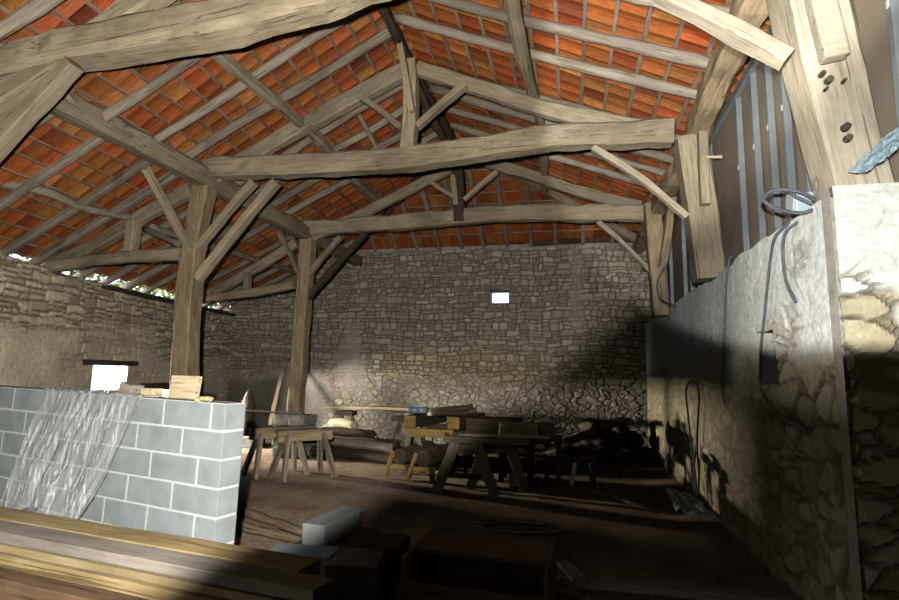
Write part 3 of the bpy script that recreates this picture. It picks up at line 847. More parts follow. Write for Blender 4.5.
timber('principal_rafter', [(-7.855, 10.050, 3.253), (-6.763, 10.050, 3.788), (-5.685, 10.050, 4.395)], .16, .20, W_OLD, 'lower rafter of the farthest truss falling to the left wall', 'principal rafter', rnd=.3)
timber('strut', [(-6.736, 9.950, 3.376), (-6.744, 9.950, 3.768)], .13, .14, W_OLD, 'short upright strut on the far tie left of the slimmer post', 'strut', rnd=.2, up=(0, 1, 0))
timber('brace', [(-5.307, 9.950, 3.672), (-5.024, 9.930, 4.022), (-4.608, 9.900, 4.447)], .10, .11, W_OLD, 'upper brace rising right from the slimmer post to the far tie beam', 'brace', rnd=.15, up=(0, 1, 0))
timber('brace', [(-5.369, 10.000, 3.153), (-4.766, 9.980, 3.814), (-4.081, 9.950, 4.525)], .11, .12, W_DARK, 'long dark brace rising right from the slimmer post to the far tie beam', 'brace', rnd=.15, up=(0, 1, 0))
timber('brace', [(-5.508, 9.850, 3.721), (-5.481, 9.400, 4.040), (-5.490, 9.000, 4.344)], .07, .08, W_OLD, 'slim brace rising left from the slimmer post to the plate beam', 'brace', rnd=.15)
timber('brace', [(0.519, 9.900, 4.539), (0.986, 9.900, 4.085), (1.451, 9.900, 3.537)], .08, .09, W_OLD, 'thin brace under the right end of the far tie beam', 'brace', rnd=.2, up=(0, 1, 0))
timber('truss_post', [(1.545, 9.800, 2.769), (1.508, 9.800, 3.679), (1.458, 9.800, 4.784)], .27, .28, W_POST, 'narrow post on the right wall at the farthest truss', 'post', rnd=.15, up=(0, 1, 0))
timber('brace', [(1.509, 9.300, 3.524), (1.555, 8.900, 4.068), (1.581, 8.600, 4.535)], .12, .13, W_POST, 'dark brace leaning beside the narrow far right post', 'brace', rnd=.2)
# wind braces under the ridge, cross pieces
timber('brace', [(-3.464, 7.600, 6.082), (-3.409, 8.400, 5.782), (-3.230, 8.900, 5.370)], .08, .09, W_POLE, 'thin pole crossing the left slope behind the middle truss', 'pole', rnd=.8)
timber('brace', [(-2.221, 7.000, 6.017), (-2.204, 8.000, 5.887), (-2.150, 9.300, 5.790)], .11, .12, W_DARK, 'dark brace below the ridge between the middle and far king posts', 'brace', rnd=.6)
# plinth
pl = bmesh.new()
for kx in range(2):
    for kz in range(4):
        box(pl, (-5.44 - .16 + kx * .32, 10.0, .10 + kz * .205), (.33 if kz % 2 else .31, .6, .2), bev=.025, jit=.012)
tag(bm_obj('stone_plinth', pl, M_RUBBLE), 'pale stone plinth under the slimmer brown post', 'plinth')

# ------------------------------------------------------------------ right: steel studs and board
slab('wall_right.002', (1.91, 8.75, 3.93), (.04, 8.7, 2.0), M_PANEL)
slab('wall_right.003', (2.12, .65, 4.05), (.06, 7.3, 2.3), M_PANEL)
def stud(y, lab, h=1.93):
    bm = bmesh.new()
    X = 1.85 if y > 4 else 2.04
    box(bm, (X, y, 2.93 + h / 2), (.05, .008, h), bev=.002)
    box(bm, (X - .026, y + .025, 2.93 + h / 2), (.005, .055, h), bev=.001)
    box(bm, (X + .026, y + .025, 2.93 + h / 2), (.005, .055, h), bev=.001)
    o = bm_obj('steel_stud', bm, M_STEEL)
    bm = bmesh.new()
    box(bm, (X - .031, y + .025, 4.0 - .04 * (y - 6)), (.004, .03, .05), bev=.001)
    s = bm_obj('sticker', bm, M_WHITE, o); s['label'] = 'small white sticker'
    return tag(o, lab, 'steel stud', 'steel studs above the right wall')
sy = [3.62, 4.5, 4.85, 5.2, 5.6, 6.1, 7.35, 7.75, 8.2, 8.7, 9.2, 10.4, 11.0, 11.7]
sl = ['grey steel stud right of the massive beige post', 'grey steel stud just left of the massive beige post', 'second grey steel stud left of the massive beige post', 'third grey steel stud left of the massive beige post', 'steel stud fourth left of the massive beige post', 'steel stud just right of the stout right post',
      'steel stud just left of the stout right post', 'second steel stud left of the stout right post', 'third steel stud left of the stout right post', 'fourth steel stud left of the stout right post', 'steel stud right of the narrow far post', 'steel stud left of the narrow far post', 'second steel stud left of the narrow far post', 'farthest steel stud near the back wall']
for y, l in zip(sy, sl): stud(y, l)
bm = bmesh.new(); box(bm, (1.85, 8.6, 2.93), (.06, 8.4, .03), bev=.002)
tag(bm_obj('steel_track', bm, M_STEEL), 'grey steel bottom track under the studs on the right wall', 'steel track')
bm = bmesh.new(); box(bm, (1.83, 8.6, 4.84), (.06, 8.4, .08), bev=.002)
tag(bm_obj('steel_track', bm, M_STEEL), 'bluish steel rail along the stud tops under the plate', 'steel track')

# junction box with looping cable
jb = empty('junction_box', (1.702, 4.350, 3.019))
tag(jb, 'grey electrical junction box on top of the right wall', 'junction box')
bm = bmesh.new(); box(bm, (0, 0, .0), (.12, .17, .16), bev=.015, rot=Matrix.Rotation(.3, 3, 'X')); bm_obj('housing', bm, M_JBOX, jb)
bm = bmesh.new(); box(bm, (-.06, .01, .0), (.02, .15, .14), bev=.008, rot=Matrix.Rotation(.3, 3, 'X')); bm_obj('lid', bm, M_JBOX, jb)
def cable(pts, r, lab, mat=M_GREYC):
    return tag(tube('cable', pts, r, mat), lab, 'cable')
cable([(1.759, 4.200, 2.974), (1.629, 4.150, 3.039), (1.485, 4.200, 3.081), (1.441, 4.300, 3.047), (1.512, 4.300, 2.973), (1.638, 4.200, 2.897), (1.727, 4.100, 2.899)], .014, 'thick grey cable looped around the junction box')
cable([(1.718, 4.150, 2.937), (1.614, 4.200, 3.027), (1.577, 4.250, 3.108)], .012, 'short grey cable stub above the junction box')
xw = R_ - .06
cable([(1.680, 5.992, 2.990), (1.640, 6.000, 2.918), (1.640, 6.162, 2.644), (1.650, 6.375, 2.120), (1.660, 6.585, 1.626), (1.660, 6.504, 1.409)], .012, 'dark cable hanging down the middle of the white right wall')
cable([(1.700, 4.550, 2.929), (1.640, 4.681, 2.852), (1.640, 4.815, 2.724), (1.650, 5.064, 2.292), (1.660, 5.297, 1.867), (1.660, 5.318, 1.600), (1.670, 4.977, 1.404), (1.670, 4.464, 1.331)], .012, 'long dark cable hanging below the junction box and trailing right')
cable([(1.700, 4.405, 2.887), (1.640, 4.477, 2.830), (1.640, 4.559, 2.706), (1.640, 4.540, 2.463), (1.650, 4.410, 2.272)], .012, 'short curved cable end just right of the long hanging one')
cable([(1.537, 8.900, 3.540), (1.377, 8.900, 3.250), (1.398, 8.900, 2.958), (1.577, 8.600, 2.789)], .012, 'thin cable drooping beside the far right post')
cable([(1.630, 7.943, 0.217), (1.630, 8.152, 0.710), (1.630, 8.322, 1.176), (1.630, 8.396, 1.499), (1.630, 8.099, 1.646), (1.630, 7.674, 1.623), (1.630, 7.599, 1.417), (1.630, 7.816, 0.883), (1.630, 7.794, 0.398), (1.630, 7.961, 0.123), (1.630, 8.167, 0.305), (1.650, 7.912, 0.873)], .014, 'black cable hung in a long loop low on the right wall', M_BLACK)
cable([(-1.0, 6.1, .03), (-.7, 6.3, .03), (-.3, 6.35, .03), (-.15, 6.1, .03), (-.5, 5.95, .03), (-.95, 6.0, .03), (-.9, 6.25, .05), (-.4, 6.4, .04)], .018, 'dark hose lying in a loose coil on the earth floor', M_BLACK)

# polythene on the wall end
def sheet(name, corners, nu, nv, mat, amp, fold, lab, cat, thick=.003, seed=0.0):
    """corners: a(0,0) b(1,0) c(1,1) d(0,1)"""
    a, b, c, d = [Vector(p) for p in corners]
    nrm = (b - a).cross(d - a).normalized()
    vs, fs = [], []
    for i in range(nu + 1):
        u = i / nu
        for j in range(nv + 1):
            v = j / nv
            p = a.lerp(b, u).lerp(d.lerp(c, u), v)
            k = noise.noise(Vector((u * fold, v * 1.2 + u, seed))) + .5 * noise.noise(Vector((u * fold * 2.6, v * 2.3, seed + 5))) + .35 * noise.noise(Vector((u * 5, v * 6, seed + 9)))
            vs.append(p + nrm * amp * k)
    for i in range(nu):
        for j in range(nv):
            q = i * (nv + 1) + j
            fs.append((q, q + nv + 1, q + nv + 2, q + 1))
    me = mesh(name, vs, fs, True)
    o = link(name, me, mat)
    s = o.modifiers.new('thickness', 'SOLIDIFY'); s.thickness = thick
    return tag(o, lab, cat)
sheet('plastic_sheet', [(1.755, 3.750, 3.026), (2.026, 3.550, 3.309), (1.926, 3.400, 3.070), (1.802, 3.620, 2.972)], 50, 24, M_POLYB, .03, 6, 'bluish crumpled plastic strip on the right wall end beside the massive post', 'plastic sheet', seed=3)
sheet('plastic_sheet', [(1.34, 8.9, .06), (1.68, 8.2, .09), (1.66, 6.9, .09), (1.25, 7.3, .06)], 30, 40, M_POLYB, .05, 5, 'pale bluish plastic sheet on the floor along the right wall', 'plastic sheet', seed=7)

# ------------------------------------------------------------------ concrete block wall
BC = Vector((-2.51, 3.54, 0))
bd = Vector((-.981, .193, 0)).normalized(); bnr = Vector((.193, .981, 0))
BL, BH, BT = .51, .205, .2
bw = empty('block_wall', BC, math.atan2(bd.y, bd.x))
bw.rotation_mode = 'XYZ'; bw.rotation_euler = (0, -.014, math.atan2(bd.y, bd.x))
tag(bw, 'low grey concrete block wall with white mortar joints at the left', 'block wall')
# local x along bd, local y: perpendicular (rotated 90deg ccw of bd) -> towards viewer is +y
sgn = 1 if (Matrix.Rotation(math.atan2(bd.y, bd.x), 3, 'Z') @ Vector((0, 1, 0))).dot(bnr) > 0 else -1
bm = bmesh.new(); bmm = bmesh.new()
Ln = 5.2
for c in range(7):
    x = 0.0
    first = {6: .15, 5: .43, 4: .24, 3: .48, 2: .22, 1: .45, 0: .2}[c]
    w = first
    while x < Ln:
        h = BH - .016
        box(bm, (x + w / 2, sgn * BT / 2, c * BH + h / 2 + .004), (w - .018, BT, h), bev=.006, jit=.0012)
        x += w; w = BL
    # slight proud mortar
box(bmm, (Ln / 2 + .006, sgn * BT / 2, 3.5 * BH), (Ln - .01, BT - .006, 7 * BH - .012), bev=.003)
b1 = bm_obj('blocks', bm, M_CONC, bw)
b2 = bm_obj('mortar', bmm, M_MORTAR, bw); b2['label'] = 'white mortar joints'
BTOP = 7 * BH
def on_block(s, off=.1, z=0.0):   # point on the wall top
    p = BC + bd * s + bnr * off
    return Vector((p.x, p.y, BTOP + z + .014 * s))
# offcuts
def offcut(name, s, w, h, t, lean, mat, lab, cat, off=.1, tilt=0.0, rz=0.0):
    bm = bmesh.new(); box(bm, (0, 0, h / 2), (w, t, h), bev=.004)
    o = bm_obj(name, bm, mat); o.location = on_block(s, off, -.004)
    o.rotation_euler = (lean, tilt, math.atan2(-bd.y, -bd.x) + rz)
    return tag(o, lab, cat)
offcut('wood_offcut', .56, .27, .185, .05, -.12, W_PALE, 'pale square board offcut standing on the block wall near the brown post', 'wood offcut', rz=.1)
offcut('wood_offcut', .93, .14, .07, .10, 0, W_PALE, 'small low board offcut on the block wall left of the square one', 'wood offcut')
offcut('wood_offcut', 1.2, .15, .10, .12, 0, W_GREYB, 'grey crumpled lump on the block wall by the lit window', 'wood offcut', tilt=.2)
bm = bmesh.new()
for k in range(14):
    m4 = Matrix.Translation((random.uniform(-.05, .05), random.uniform(-.04, .04), random.uniform(0.005, .02))) @ Matrix.Rotation(random.random() * 3, 4, 'Z') @ Matrix.Diagonal((1.3, .9, .7, 1))
    bmesh.ops.create_icosphere(bm, subdivisions=2, radius=random.uniform(.02, .03), matrix=m4)
o = bm_obj('foam_scrap', bm, M_FOAM); o.location = on_block(.26, .05, .0); tag(o, 'yellowish scrap of mortar foam on the block wall end', 'scrap')

# draped clear sheet: over the top and down the viewer side
vs, fs = [], []
NU, NV = 110, 46
for i in range(NU + 1):
    u = i / NU
    for j in range(NV + 1):
        v = j / NV
        s_top = .82 + 1.30 * u; s_bot = 1.2 + 1.15 * u
        drop = v * 1.15
        if v < .12:
            off = .16 - .26 * (v / .12); z = .012
            s = s_top
        else:
            w = (v - .12) / .88
            off = -.03 - .16 * w; z = -w * (1.02 + .1 * math.sin(u * 9))
            s = s_top + (s_bot - s_top) * w
        A = .012 + .05 * v
        kf = noise.noise(Vector((u * 9 + v * 1.2, v * 1.0, 3))) + .6 * noise.noise(Vector((u * 24 - v, v * 1.6, 8))) + .4 * noise.noise(Vector((u * 6, v * 7, 2)))
        off -= A * (kf + .5) if v >= .12 else 0
        z += abs(.01 * kf) + .004
        s += .02 * kf
        vs.append(on_block(s, min(off, .2) if v < .12 else min(off, -.012), z))
for i in range(NU):
    for j in range(NV):
        q = i * (NV + 1) + j
        fs.append((q, q + NV + 1, q + NV + 2, q + 1))
o = link('plastic_sheet', mesh('plastic_sheet', vs, fs, True), M_POLY)
s_ = o.modifiers.new('thickness', 'SOLIDIFY'); s_.thickness = .0015
tag(o, 'clear creased plastic sheet draped over the concrete block wall', 'plastic sheet')

# ------------------------------------------------------------------ foreground timbers
def bar(name, p0, p1, w, h, mat, lab, cat, group=None, rnd=.08, knob=.004):
    return timber(name, [p0, p1], w, h, mat, lab, cat, group, rnd=rnd, knob=knob, seg=14)
fd = (Vector((-1.06, 2.34, 0)) - Vector((-3.33, 2.63, 0))).normalized()
fn = Vector((fd.y, -fd.x, 0))   # towards the viewer
c0 = Vector((-4.6, 2.72, 0))
def fbar(off, z, w, h, mat, lab, l=3.55, s0=0.0, yaw=0.0):
    a = c0 + fd * s0 - fn * -off; b = a + fd * l
    b += fn * yaw
    return bar('long_timber', (a.x, a.y, z), (b.x, b.y, z), w, h, mat, lab, 'timber', 'long timbers stacked in the foreground')
fbar(0.0, .805, .165, .07, W_STACK, 'long golden timber on top of the foreground stack, beside the block wall', 3.5)
fbar(.155, .81, .14, .05, W_GREYT, 'long greyish timber on top of the foreground stack, nearer the viewer', 3.62, .05)
fbar(.18, .768, .13, .032, W_OCHRE3, 'pale yellow edge plank of the foreground stack', 3.5, .0, .0)
fbar(.195, .722, .15, .055, W_OCHRE2, 'yellow brown plank low on the viewer side of the foreground stack', 3.5, .0, .0)
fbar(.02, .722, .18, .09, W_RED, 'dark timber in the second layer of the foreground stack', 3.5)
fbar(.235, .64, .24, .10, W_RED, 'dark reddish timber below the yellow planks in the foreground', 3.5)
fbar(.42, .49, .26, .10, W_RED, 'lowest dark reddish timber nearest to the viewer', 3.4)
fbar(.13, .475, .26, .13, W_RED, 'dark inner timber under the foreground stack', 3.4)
for k, s in enumerate((.5, 1.7, 2.9)):
    a = c0 + fd * s
    bm = bmesh.new(); box(bm, (0, 0, .2), (.2, 1.0, .4), bev=.01, jit=.01)
    o = bm_obj('support_block', bm, M_DKSTONE); p = a + fn * .32; o.location = (p.x, p.y, 0); o.rotation_euler = (0, 0, math.atan2(fd.y, fd.x))
    tag(o, ['dark support under the left end of the foreground timbers', 'dark support under the middle of the foreground timbers', 'dark support under the right end of the foreground timbers'][k], 'support')

# foreground blocks and stones
def blk(name, c, s, rz, mat, lab, cat, tilt=0.0, group=None, bev=.012, jit=.004):
    bm = bmesh.new(); box(bm, (0, 0, s[2] / 2), s, bev=bev, jit=jit)
    o = bm_obj(name, bm, mat); o.location = c; o.rotation_euler = (tilt, 0, rz)
    return tag(o, lab, cat, group)
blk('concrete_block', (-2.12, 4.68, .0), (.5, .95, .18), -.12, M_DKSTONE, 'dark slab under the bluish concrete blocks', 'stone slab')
blk('concrete_block', (-2.13, 4.72, .185), (.22, .66, .20), -.10, M_CONC2, 'bluish grey concrete block lying lengthwise right of the block wall', 'concrete block')
blk('concrete_block', (-2.02, 3.95, .12), (.52, .30, .20), .1, M_CONC2, 'bluish grey concrete block beside the end of the foreground timbers', 'concrete block')
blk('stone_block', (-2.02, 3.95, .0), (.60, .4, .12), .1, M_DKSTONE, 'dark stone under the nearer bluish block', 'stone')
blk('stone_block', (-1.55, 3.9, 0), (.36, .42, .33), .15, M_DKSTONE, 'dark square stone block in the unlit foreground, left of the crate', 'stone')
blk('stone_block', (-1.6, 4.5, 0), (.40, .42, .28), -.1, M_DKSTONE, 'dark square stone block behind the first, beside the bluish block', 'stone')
# dark crate
cr = empty('crate', (-.66, 4.2, 0), -.04)
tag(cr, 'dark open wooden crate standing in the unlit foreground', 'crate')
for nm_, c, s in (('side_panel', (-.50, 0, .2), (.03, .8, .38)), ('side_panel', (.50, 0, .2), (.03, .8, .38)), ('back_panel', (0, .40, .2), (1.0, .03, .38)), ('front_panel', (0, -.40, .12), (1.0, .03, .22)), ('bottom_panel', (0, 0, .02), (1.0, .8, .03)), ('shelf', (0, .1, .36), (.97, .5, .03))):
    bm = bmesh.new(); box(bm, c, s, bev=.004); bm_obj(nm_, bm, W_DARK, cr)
timber('plank', [(-.12, 4.72, .035), (1.6, 4.75, .04)], .16, .06, W_GREYB, 'worn plank lying across the dark floor at the bottom right', 'plank', rnd=.1)
timber('plank', [(-.1, 5.15, .03), (.05, 4.5, .12)], .12, .04, W_GREYB, 'short plank leaning beside the dark crate', 'plank', rnd=.1)
timber('pole', [(.25, 8.5, .03), (.9, 7.6, .03)], .03, .03, W_POLE, 'thin stick lying on the floor toward the right wall', 'stick', rnd=1)
timber('log', [(-3.9, 5.9, .03), (-2.7, 5.3, .03)], .12, .09, W_BROWNL, 'brown log lying on the earth right of the block wall', 'log', rnd=.8, knob=.025)
timber('log', [(-3.7, 5.35, .03), (-2.6, 5.05, .03)], .12, .09, W_BROWNL, 'second brown log nearer the block wall end', 'log', rnd=.8, knob=.025)

# ------------------------------------------------------------------ sawhorses
def sawhorse(p, rz, L, H, spread, top_w, lab, group=None, m=W_HORSE, top=True):
    r = empty('sawhorse', (p[0], p[1], 0), rz)
    tag(r, lab, 'sawhorse', group)
    timber('top_rail', [(-L / 2 - .05, 0, H - .07), (L / 2 + .05, 0, H - .07)], .10, .15, W_SAWN, parent=r, rnd=.1, knob=.003, seg=6)
    for sx in (-1, 1):
        for sy in (-1, 1):
            timber('leg', [(sx * (L / 2 + .02), sy * spread / 2, 0.005), (sx * (L / 2 - .12), sy * .045, H - .04)], .12, .055, m, parent=r, rnd=.12, knob=.003, seg=6, up=(1, 0, 0))
        x = sx * (L / 2 - .06)
        bm = bmesh.new()
        v = [bm.verts.new((x + dx, yy, zz)) for dx in (-.012, .012) for yy, zz in ((-spread * .26, H * .62), (spread * .26, H * .62), (.07, H - .06), (-.07, H - .06))]
        for f in ((0, 1, 2, 3), (7, 6, 5, 4), (0, 4, 5, 1), (1, 5, 6, 2), (2, 6, 7, 3), (3, 7, 4, 0)): bm.faces.new([v[q] for q in f])
        bm_obj('gusset', bm, m, r)
    if top:
        bm = bmesh.new(); box(bm, (0, 0, H + .0175), (L + .12, top_w, .035), bev=.004); bm_obj('top_board', bm, m, r)
    return r
sawhorse((-4.72, 8.12), .9, .82, .73, .56, .20, 'left sawhorse of the pair behind the block wall end', 'pair of sawhorses')
sawhorse((-4.20, 8.05), .9, .82, .72, .56, .20, 'right sawhorse of the pair by the slimmer post', 'pair of sawhorses')
# large central trestle: two broad A frames under a rail
tr = empty('trestle', (-1.2, 7.95, 0), .10)
tag(tr, 'large dark trestle with two broad A frames in the middle of the floor', 'trestle')
for dx, dy, sp, nm_ in ((-.30, -.26, .42, 0), (.14, .15, .41, 0)):
    for sx in (-1, 1):
        timber('leg', [(dx + sx * sp, dy, .005), (dx + sx * .15, dy, .72)], .15, .07, W_HORSE, parent=tr, rnd=.12, knob=.004, seg=8, up=(0, 1, 0))
    bm = bmesh.new(); box(bm, (dx, dy + .03, .62), (.44, .03, .14), bev=.004); bm_obj('gusset', bm, W_HORSE, tr)
    bm = bmesh.new(); box(bm, (dx, dy + .05, .26), (.62, .03, .06), bev=.004); bm_obj('stretcher', bm, W_DARK, tr)
bm = bmesh.new(); box(bm, (-.02, -.26, .76), (1.22, .16, .09), bev=.006); bm_obj('top_rail', bm, W_HORSE, tr)
bm = bmesh.new(); box(bm, (0.20, .15, .76), (1.3, .14, .09), bev=.006); bm_obj('top_rail', bm, W_HORSE, tr)
timber('plank', [(-1.5, 7.71, .823), (-.30, 7.83, .823)], .12, .03, W_PALE, 'narrow pale plank lying on the central trestle', 'plank', rnd=.1, knob=.003)

# work table of beams behind with ochre ends
timber('squared_beam', [(-2.72, 9.0, .86), (-2.5, 10.4, .86)], .21, .20, W_DARK, 'dark squared beam with an ochre sawn end, left one on the work stand', 'beam', 'beams on the work stand', rnd=.08)
timber('squared_beam', [(-1.95, 9.0, .86), (-1.73, 10.4, .86)], .19, .20, W_DARK, 'dark squared beam with an ochre sawn end, right one on the work stand', 'beam', 'beams on the work stand', rnd=.08)
for x, o_ in ((-2.72, 0), (-1.95, 1)):
    bm = bmesh.new(); box(bm, (x, 8.985, .86), (.205, .03, .20), bev=.004)
    tag(bm_obj('beam_end_board', bm, W_OCHRE), ['ochre square block at the left end of the work stand', 'ochre square block at the right end of the work stand'][o_], 'wood block')
ws = empty('work_stand', (-2.36, 9.25, 0))
tag(ws, 'work stand with an ochre front rail and leaning legs behind the trestle', 'work stand')
bm = bmesh.new(); box(bm, (-.02, -.25, .68), (.86, .06, .14), bev=.005); bm_obj('front_rail', bm, W_OCHRE, ws)
bm = bmesh.new(); box(bm, (.0, .7, .68), (.86, .06, .14), bev=.005); bm_obj('back_rail', bm, W_DARK, ws)
for sx, sy, ln in ((-.35, -.25, -.12), (-.22, -.2, .08), (.3, -.25, .1), (-.35, .7, -.1), (.35, .7, .1)):
    timber('leg', [(sx + ln * 1.2, sy, .005), (sx, sy, .70)], .08, .08, W_HORSE if sx < 0 else W_DARK, parent=ws, rnd=.1, knob=.003, seg=6, up=(0, 1, 0))
# tools on top
tc = empty('tool_case', (-2.75, 9.6, .965), .1); tag(tc, 'light blue tool case on the work stand', 'tool case')
bm = bmesh.new(); box(bm, (0, 0, .055), (.34, .24, .11), bev=.02); bm_obj('body', bm, M_BLUE, tc)
bm = bmesh.new(); box(bm, (0, 0, .12), (.16, .03, .03), bev=.008); bm_obj('handle', bm, M_JBOX, tc)
bm = bmesh.new(); box(bm, (-.05, -.125, .055), (.04, .02, .04), bev=.004); box(bm, (.08, -.125, .055), (.05, .02, .05), bev=.004); bm_obj('latch', bm, M_JBOX, tc)
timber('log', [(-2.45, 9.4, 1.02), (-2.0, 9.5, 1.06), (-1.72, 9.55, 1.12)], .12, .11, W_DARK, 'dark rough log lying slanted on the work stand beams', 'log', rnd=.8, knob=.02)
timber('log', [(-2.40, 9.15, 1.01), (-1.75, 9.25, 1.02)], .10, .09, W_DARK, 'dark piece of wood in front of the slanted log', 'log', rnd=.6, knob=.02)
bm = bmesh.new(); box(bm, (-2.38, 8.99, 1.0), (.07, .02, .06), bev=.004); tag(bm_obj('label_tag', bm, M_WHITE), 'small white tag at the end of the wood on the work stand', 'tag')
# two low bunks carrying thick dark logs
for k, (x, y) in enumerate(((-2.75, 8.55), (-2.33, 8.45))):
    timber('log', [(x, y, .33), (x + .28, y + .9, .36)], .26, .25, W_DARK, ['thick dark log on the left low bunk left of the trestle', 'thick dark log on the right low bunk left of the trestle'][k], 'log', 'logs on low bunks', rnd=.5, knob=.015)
    b_ = empty('log_bunk', (x, y, 0)); tag(b_, ['left ochre legged bunk under a thick dark log', 'right ochre legged bunk under a thick dark log'][k], 'bunk', 'bunks under the logs')
    timber('leg', [(-.24, -.02, .005), (-.10, .0, .42)], .06, .06, W_OCHRE, parent=b_, rnd=.1, seg=4, knob=.002, up=(0, 1, 0))
    timber('leg', [(.18, -.02, .005), (.14, .0, .22)], .07, .06, W_DARK, parent=b_, rnd=.1, seg=4, knob=.002, up=(0, 1, 0))
    timber('crosspiece', [(-.20, 0.03, .17), (.2, .03, .17)], .06, .07, W_OCHRE, parent=b_, rnd=.1, seg=4, knob=.002)
# dark crates and stacks right of the work stand
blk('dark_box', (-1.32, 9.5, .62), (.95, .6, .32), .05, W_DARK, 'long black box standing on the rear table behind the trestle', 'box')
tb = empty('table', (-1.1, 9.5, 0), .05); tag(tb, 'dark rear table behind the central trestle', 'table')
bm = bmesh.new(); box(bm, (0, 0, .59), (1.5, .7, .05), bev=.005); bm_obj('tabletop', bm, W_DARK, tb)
for sx in (-.68, .68):
    for sy in (-.3, .3):
        bm = bmesh.new(); box(bm, (sx, sy, .285), (.07, .07, .56), bev=.005); bm_obj('leg', bm, W_DARK, tb)
blk('board_stack', (-.82, 8.9, .72), (.62, .45, .20), .0, W_PALE, 'pale thick board pile on the rack right of the trestle', 'board pile')
blk('board_stack', (-.42, 9.1, .72), (.30, .45, .19), .1, W_GREYB, 'greyer board pile next to the pale one', 'board pile')
rk = empty('rack', (-.4, 8.95, 0), .0); tag(rk, 'low dark rack with legs and rails holding board piles', 'rack')
bm = bmesh.new(); box(bm, (-.25, 0, .695), (1.0, .6, .04), bev=.004); box(bm, (0, 0, .40), (1.5, .05, .05), bev=.004); bm_obj('rail', bm, W_DARK, rk)
for sx in (-.7, -.25, .2, .72):
    for sy in (-.25, .25):
        h_ = .675 if sx < .22 else .45
        bm = bmesh.new(); box(bm, (sx, sy, h_ / 2), (.08, .07, h_), bev=.004); bm_obj('leg', bm, W_DARK, rk)
blk('board', (-.22, 8.8, .55), (.38, .14, .03), .3, W_PALE, 'pale board end tilted upward right of the board piles', 'board', tilt=.1).rotation_euler = (.35, -.5, .35)
timber('plank', [(-.2, 9.2, .56), (.95, 10.3, .95)], .25, .05, W_DARK, 'dark plank leaning up toward the back corner', 'plank', rnd=.1)
for k, (x, y, l) in enumerate(((.05, 8.75, 'left'), (.28, 8.78, 'right'))):
    timber('stake', [(x + (-.06 if k == 0 else .08), y, .02), (x, y, .36)], .05, .04, M_WHITE, '%s of two white stakes under the rack at the right' % l, 'stake', 'white stakes', rnd=.2, seg=5, up=(0, 1, 0))
blk('wood_block', (-.83, 8.5, .0), (.22, .2, .3), .2, W_GREYB, 'small grey block under the rack behind the trestle', 'wood block')
blk('wood_block', (-.60, 8.45, .0), (.3, .2, .16), .1, W_DARK, 'small dark block on the floor under the rack', 'wood block')

# black heap in the back right corner
random.seed(21)
def heap(name, c, n, spread, r, mat, labels, cat, group):
    put = []
    for k in range(n):
        bm = bmesh.new()
        bmesh.ops.create_icosphere(bm, subdivisions=3, radius=1)
        rr = r * random.uniform(.7, 1.25); sd = random.random() * 99
        sx, sy, sz = rr * random.uniform(.9, 1.4), rr, rr * random.uniform(.55, .8)
        for v in bm.verts:
            q = v.co.copy()
            d = 1 + .28 * nz(q, 1.3, sd) + .1 * nz(q, 4, sd)
            v.co = Vector((q.x * sx * d, q.y * sy * d, q.z * sz * d))
        o = bm_obj(name, bm, mat, smooth=False)
        lay = 0 if k < n * .55 else (1 if k < n * .85 else 2)
        best = None
        for tr_ in range(60):
            a = random.random() * 2 * PI; q = math.sqrt(random.random()) * (1, .62, .3)[lay]
            px, py = c[0] + spread[0] * q * math.cos(a), c[1] + spread[1] * q * math.sin(a)
            d = min([math.hypot(px - x_, py - y_) for x_, y_, l_ in put if l_ == lay] or [9])
            if best is None or d > best[0]: best = (d, px, py)
        px, py = best[1:]
        put.append((px, py, lay))
        o.location = (px, py, r * .62 + lay * r * 1.15)
        o.rotation_euler = (0, 0, random.random() * 3)
        tag(o, labels, cat, group)
heap('stone', (.72, 12.0, 0), 24, (.95, .75, .45), .22, M_DKSTONE, 'dark stone in the heap at the back right corner', 'stone', 'dark stones in the back right corner')
heap('stone', (-5.15, 11.2, 0), 22, (.5, .4, .38), .15, M_RUBBLE, 'pale rubble stone in the pile below the back wall at left', 'stone', 'pale rubble pile by the back wall')
# background left: long plank on stands
timber('plank', [(-5.702, 11.900, 0.849), (-3.971, 11.200, 0.924), (-2.506, 10.700, 0.941)], .30, .06, W_POST, 'long plank spanning two stands along the back wall', 'plank', rnd=.1)
def stand(p, h, lab):
    s = empty('plank_stand', (p[0], p[1], 0)); tag(s, lab, 'stand', 'stands under the long plank')
    for sx in (-1, 1):
        for sy in (-1, 1):
            timber('leg', [(sx * .26, sy * .16, .005), (sx * .12, sy * .05, h - .1)], .06, .06, W_HORSE, parent=s, rnd=.1, seg=4, knob=.002, up=(0, 1, 0))
    bm = bmesh.new(); box(bm, (0, 0, h * .45), (.42, .03, .10), bev=.004); bm_obj('stretcher', bm, W_HORSE, s)
    bm = bmesh.new(); box(bm, (0, 0, h - .05), (.40, .3, .10), bev=.004); bm_obj('top_block', bm, W_DARK, s)
stand((-5.02, 11.55), .81, 'left stand under the long plank, with a dark block on top')
stand((-3.45, 10.9), .79, 'right stand under the long plank beside the work stand')
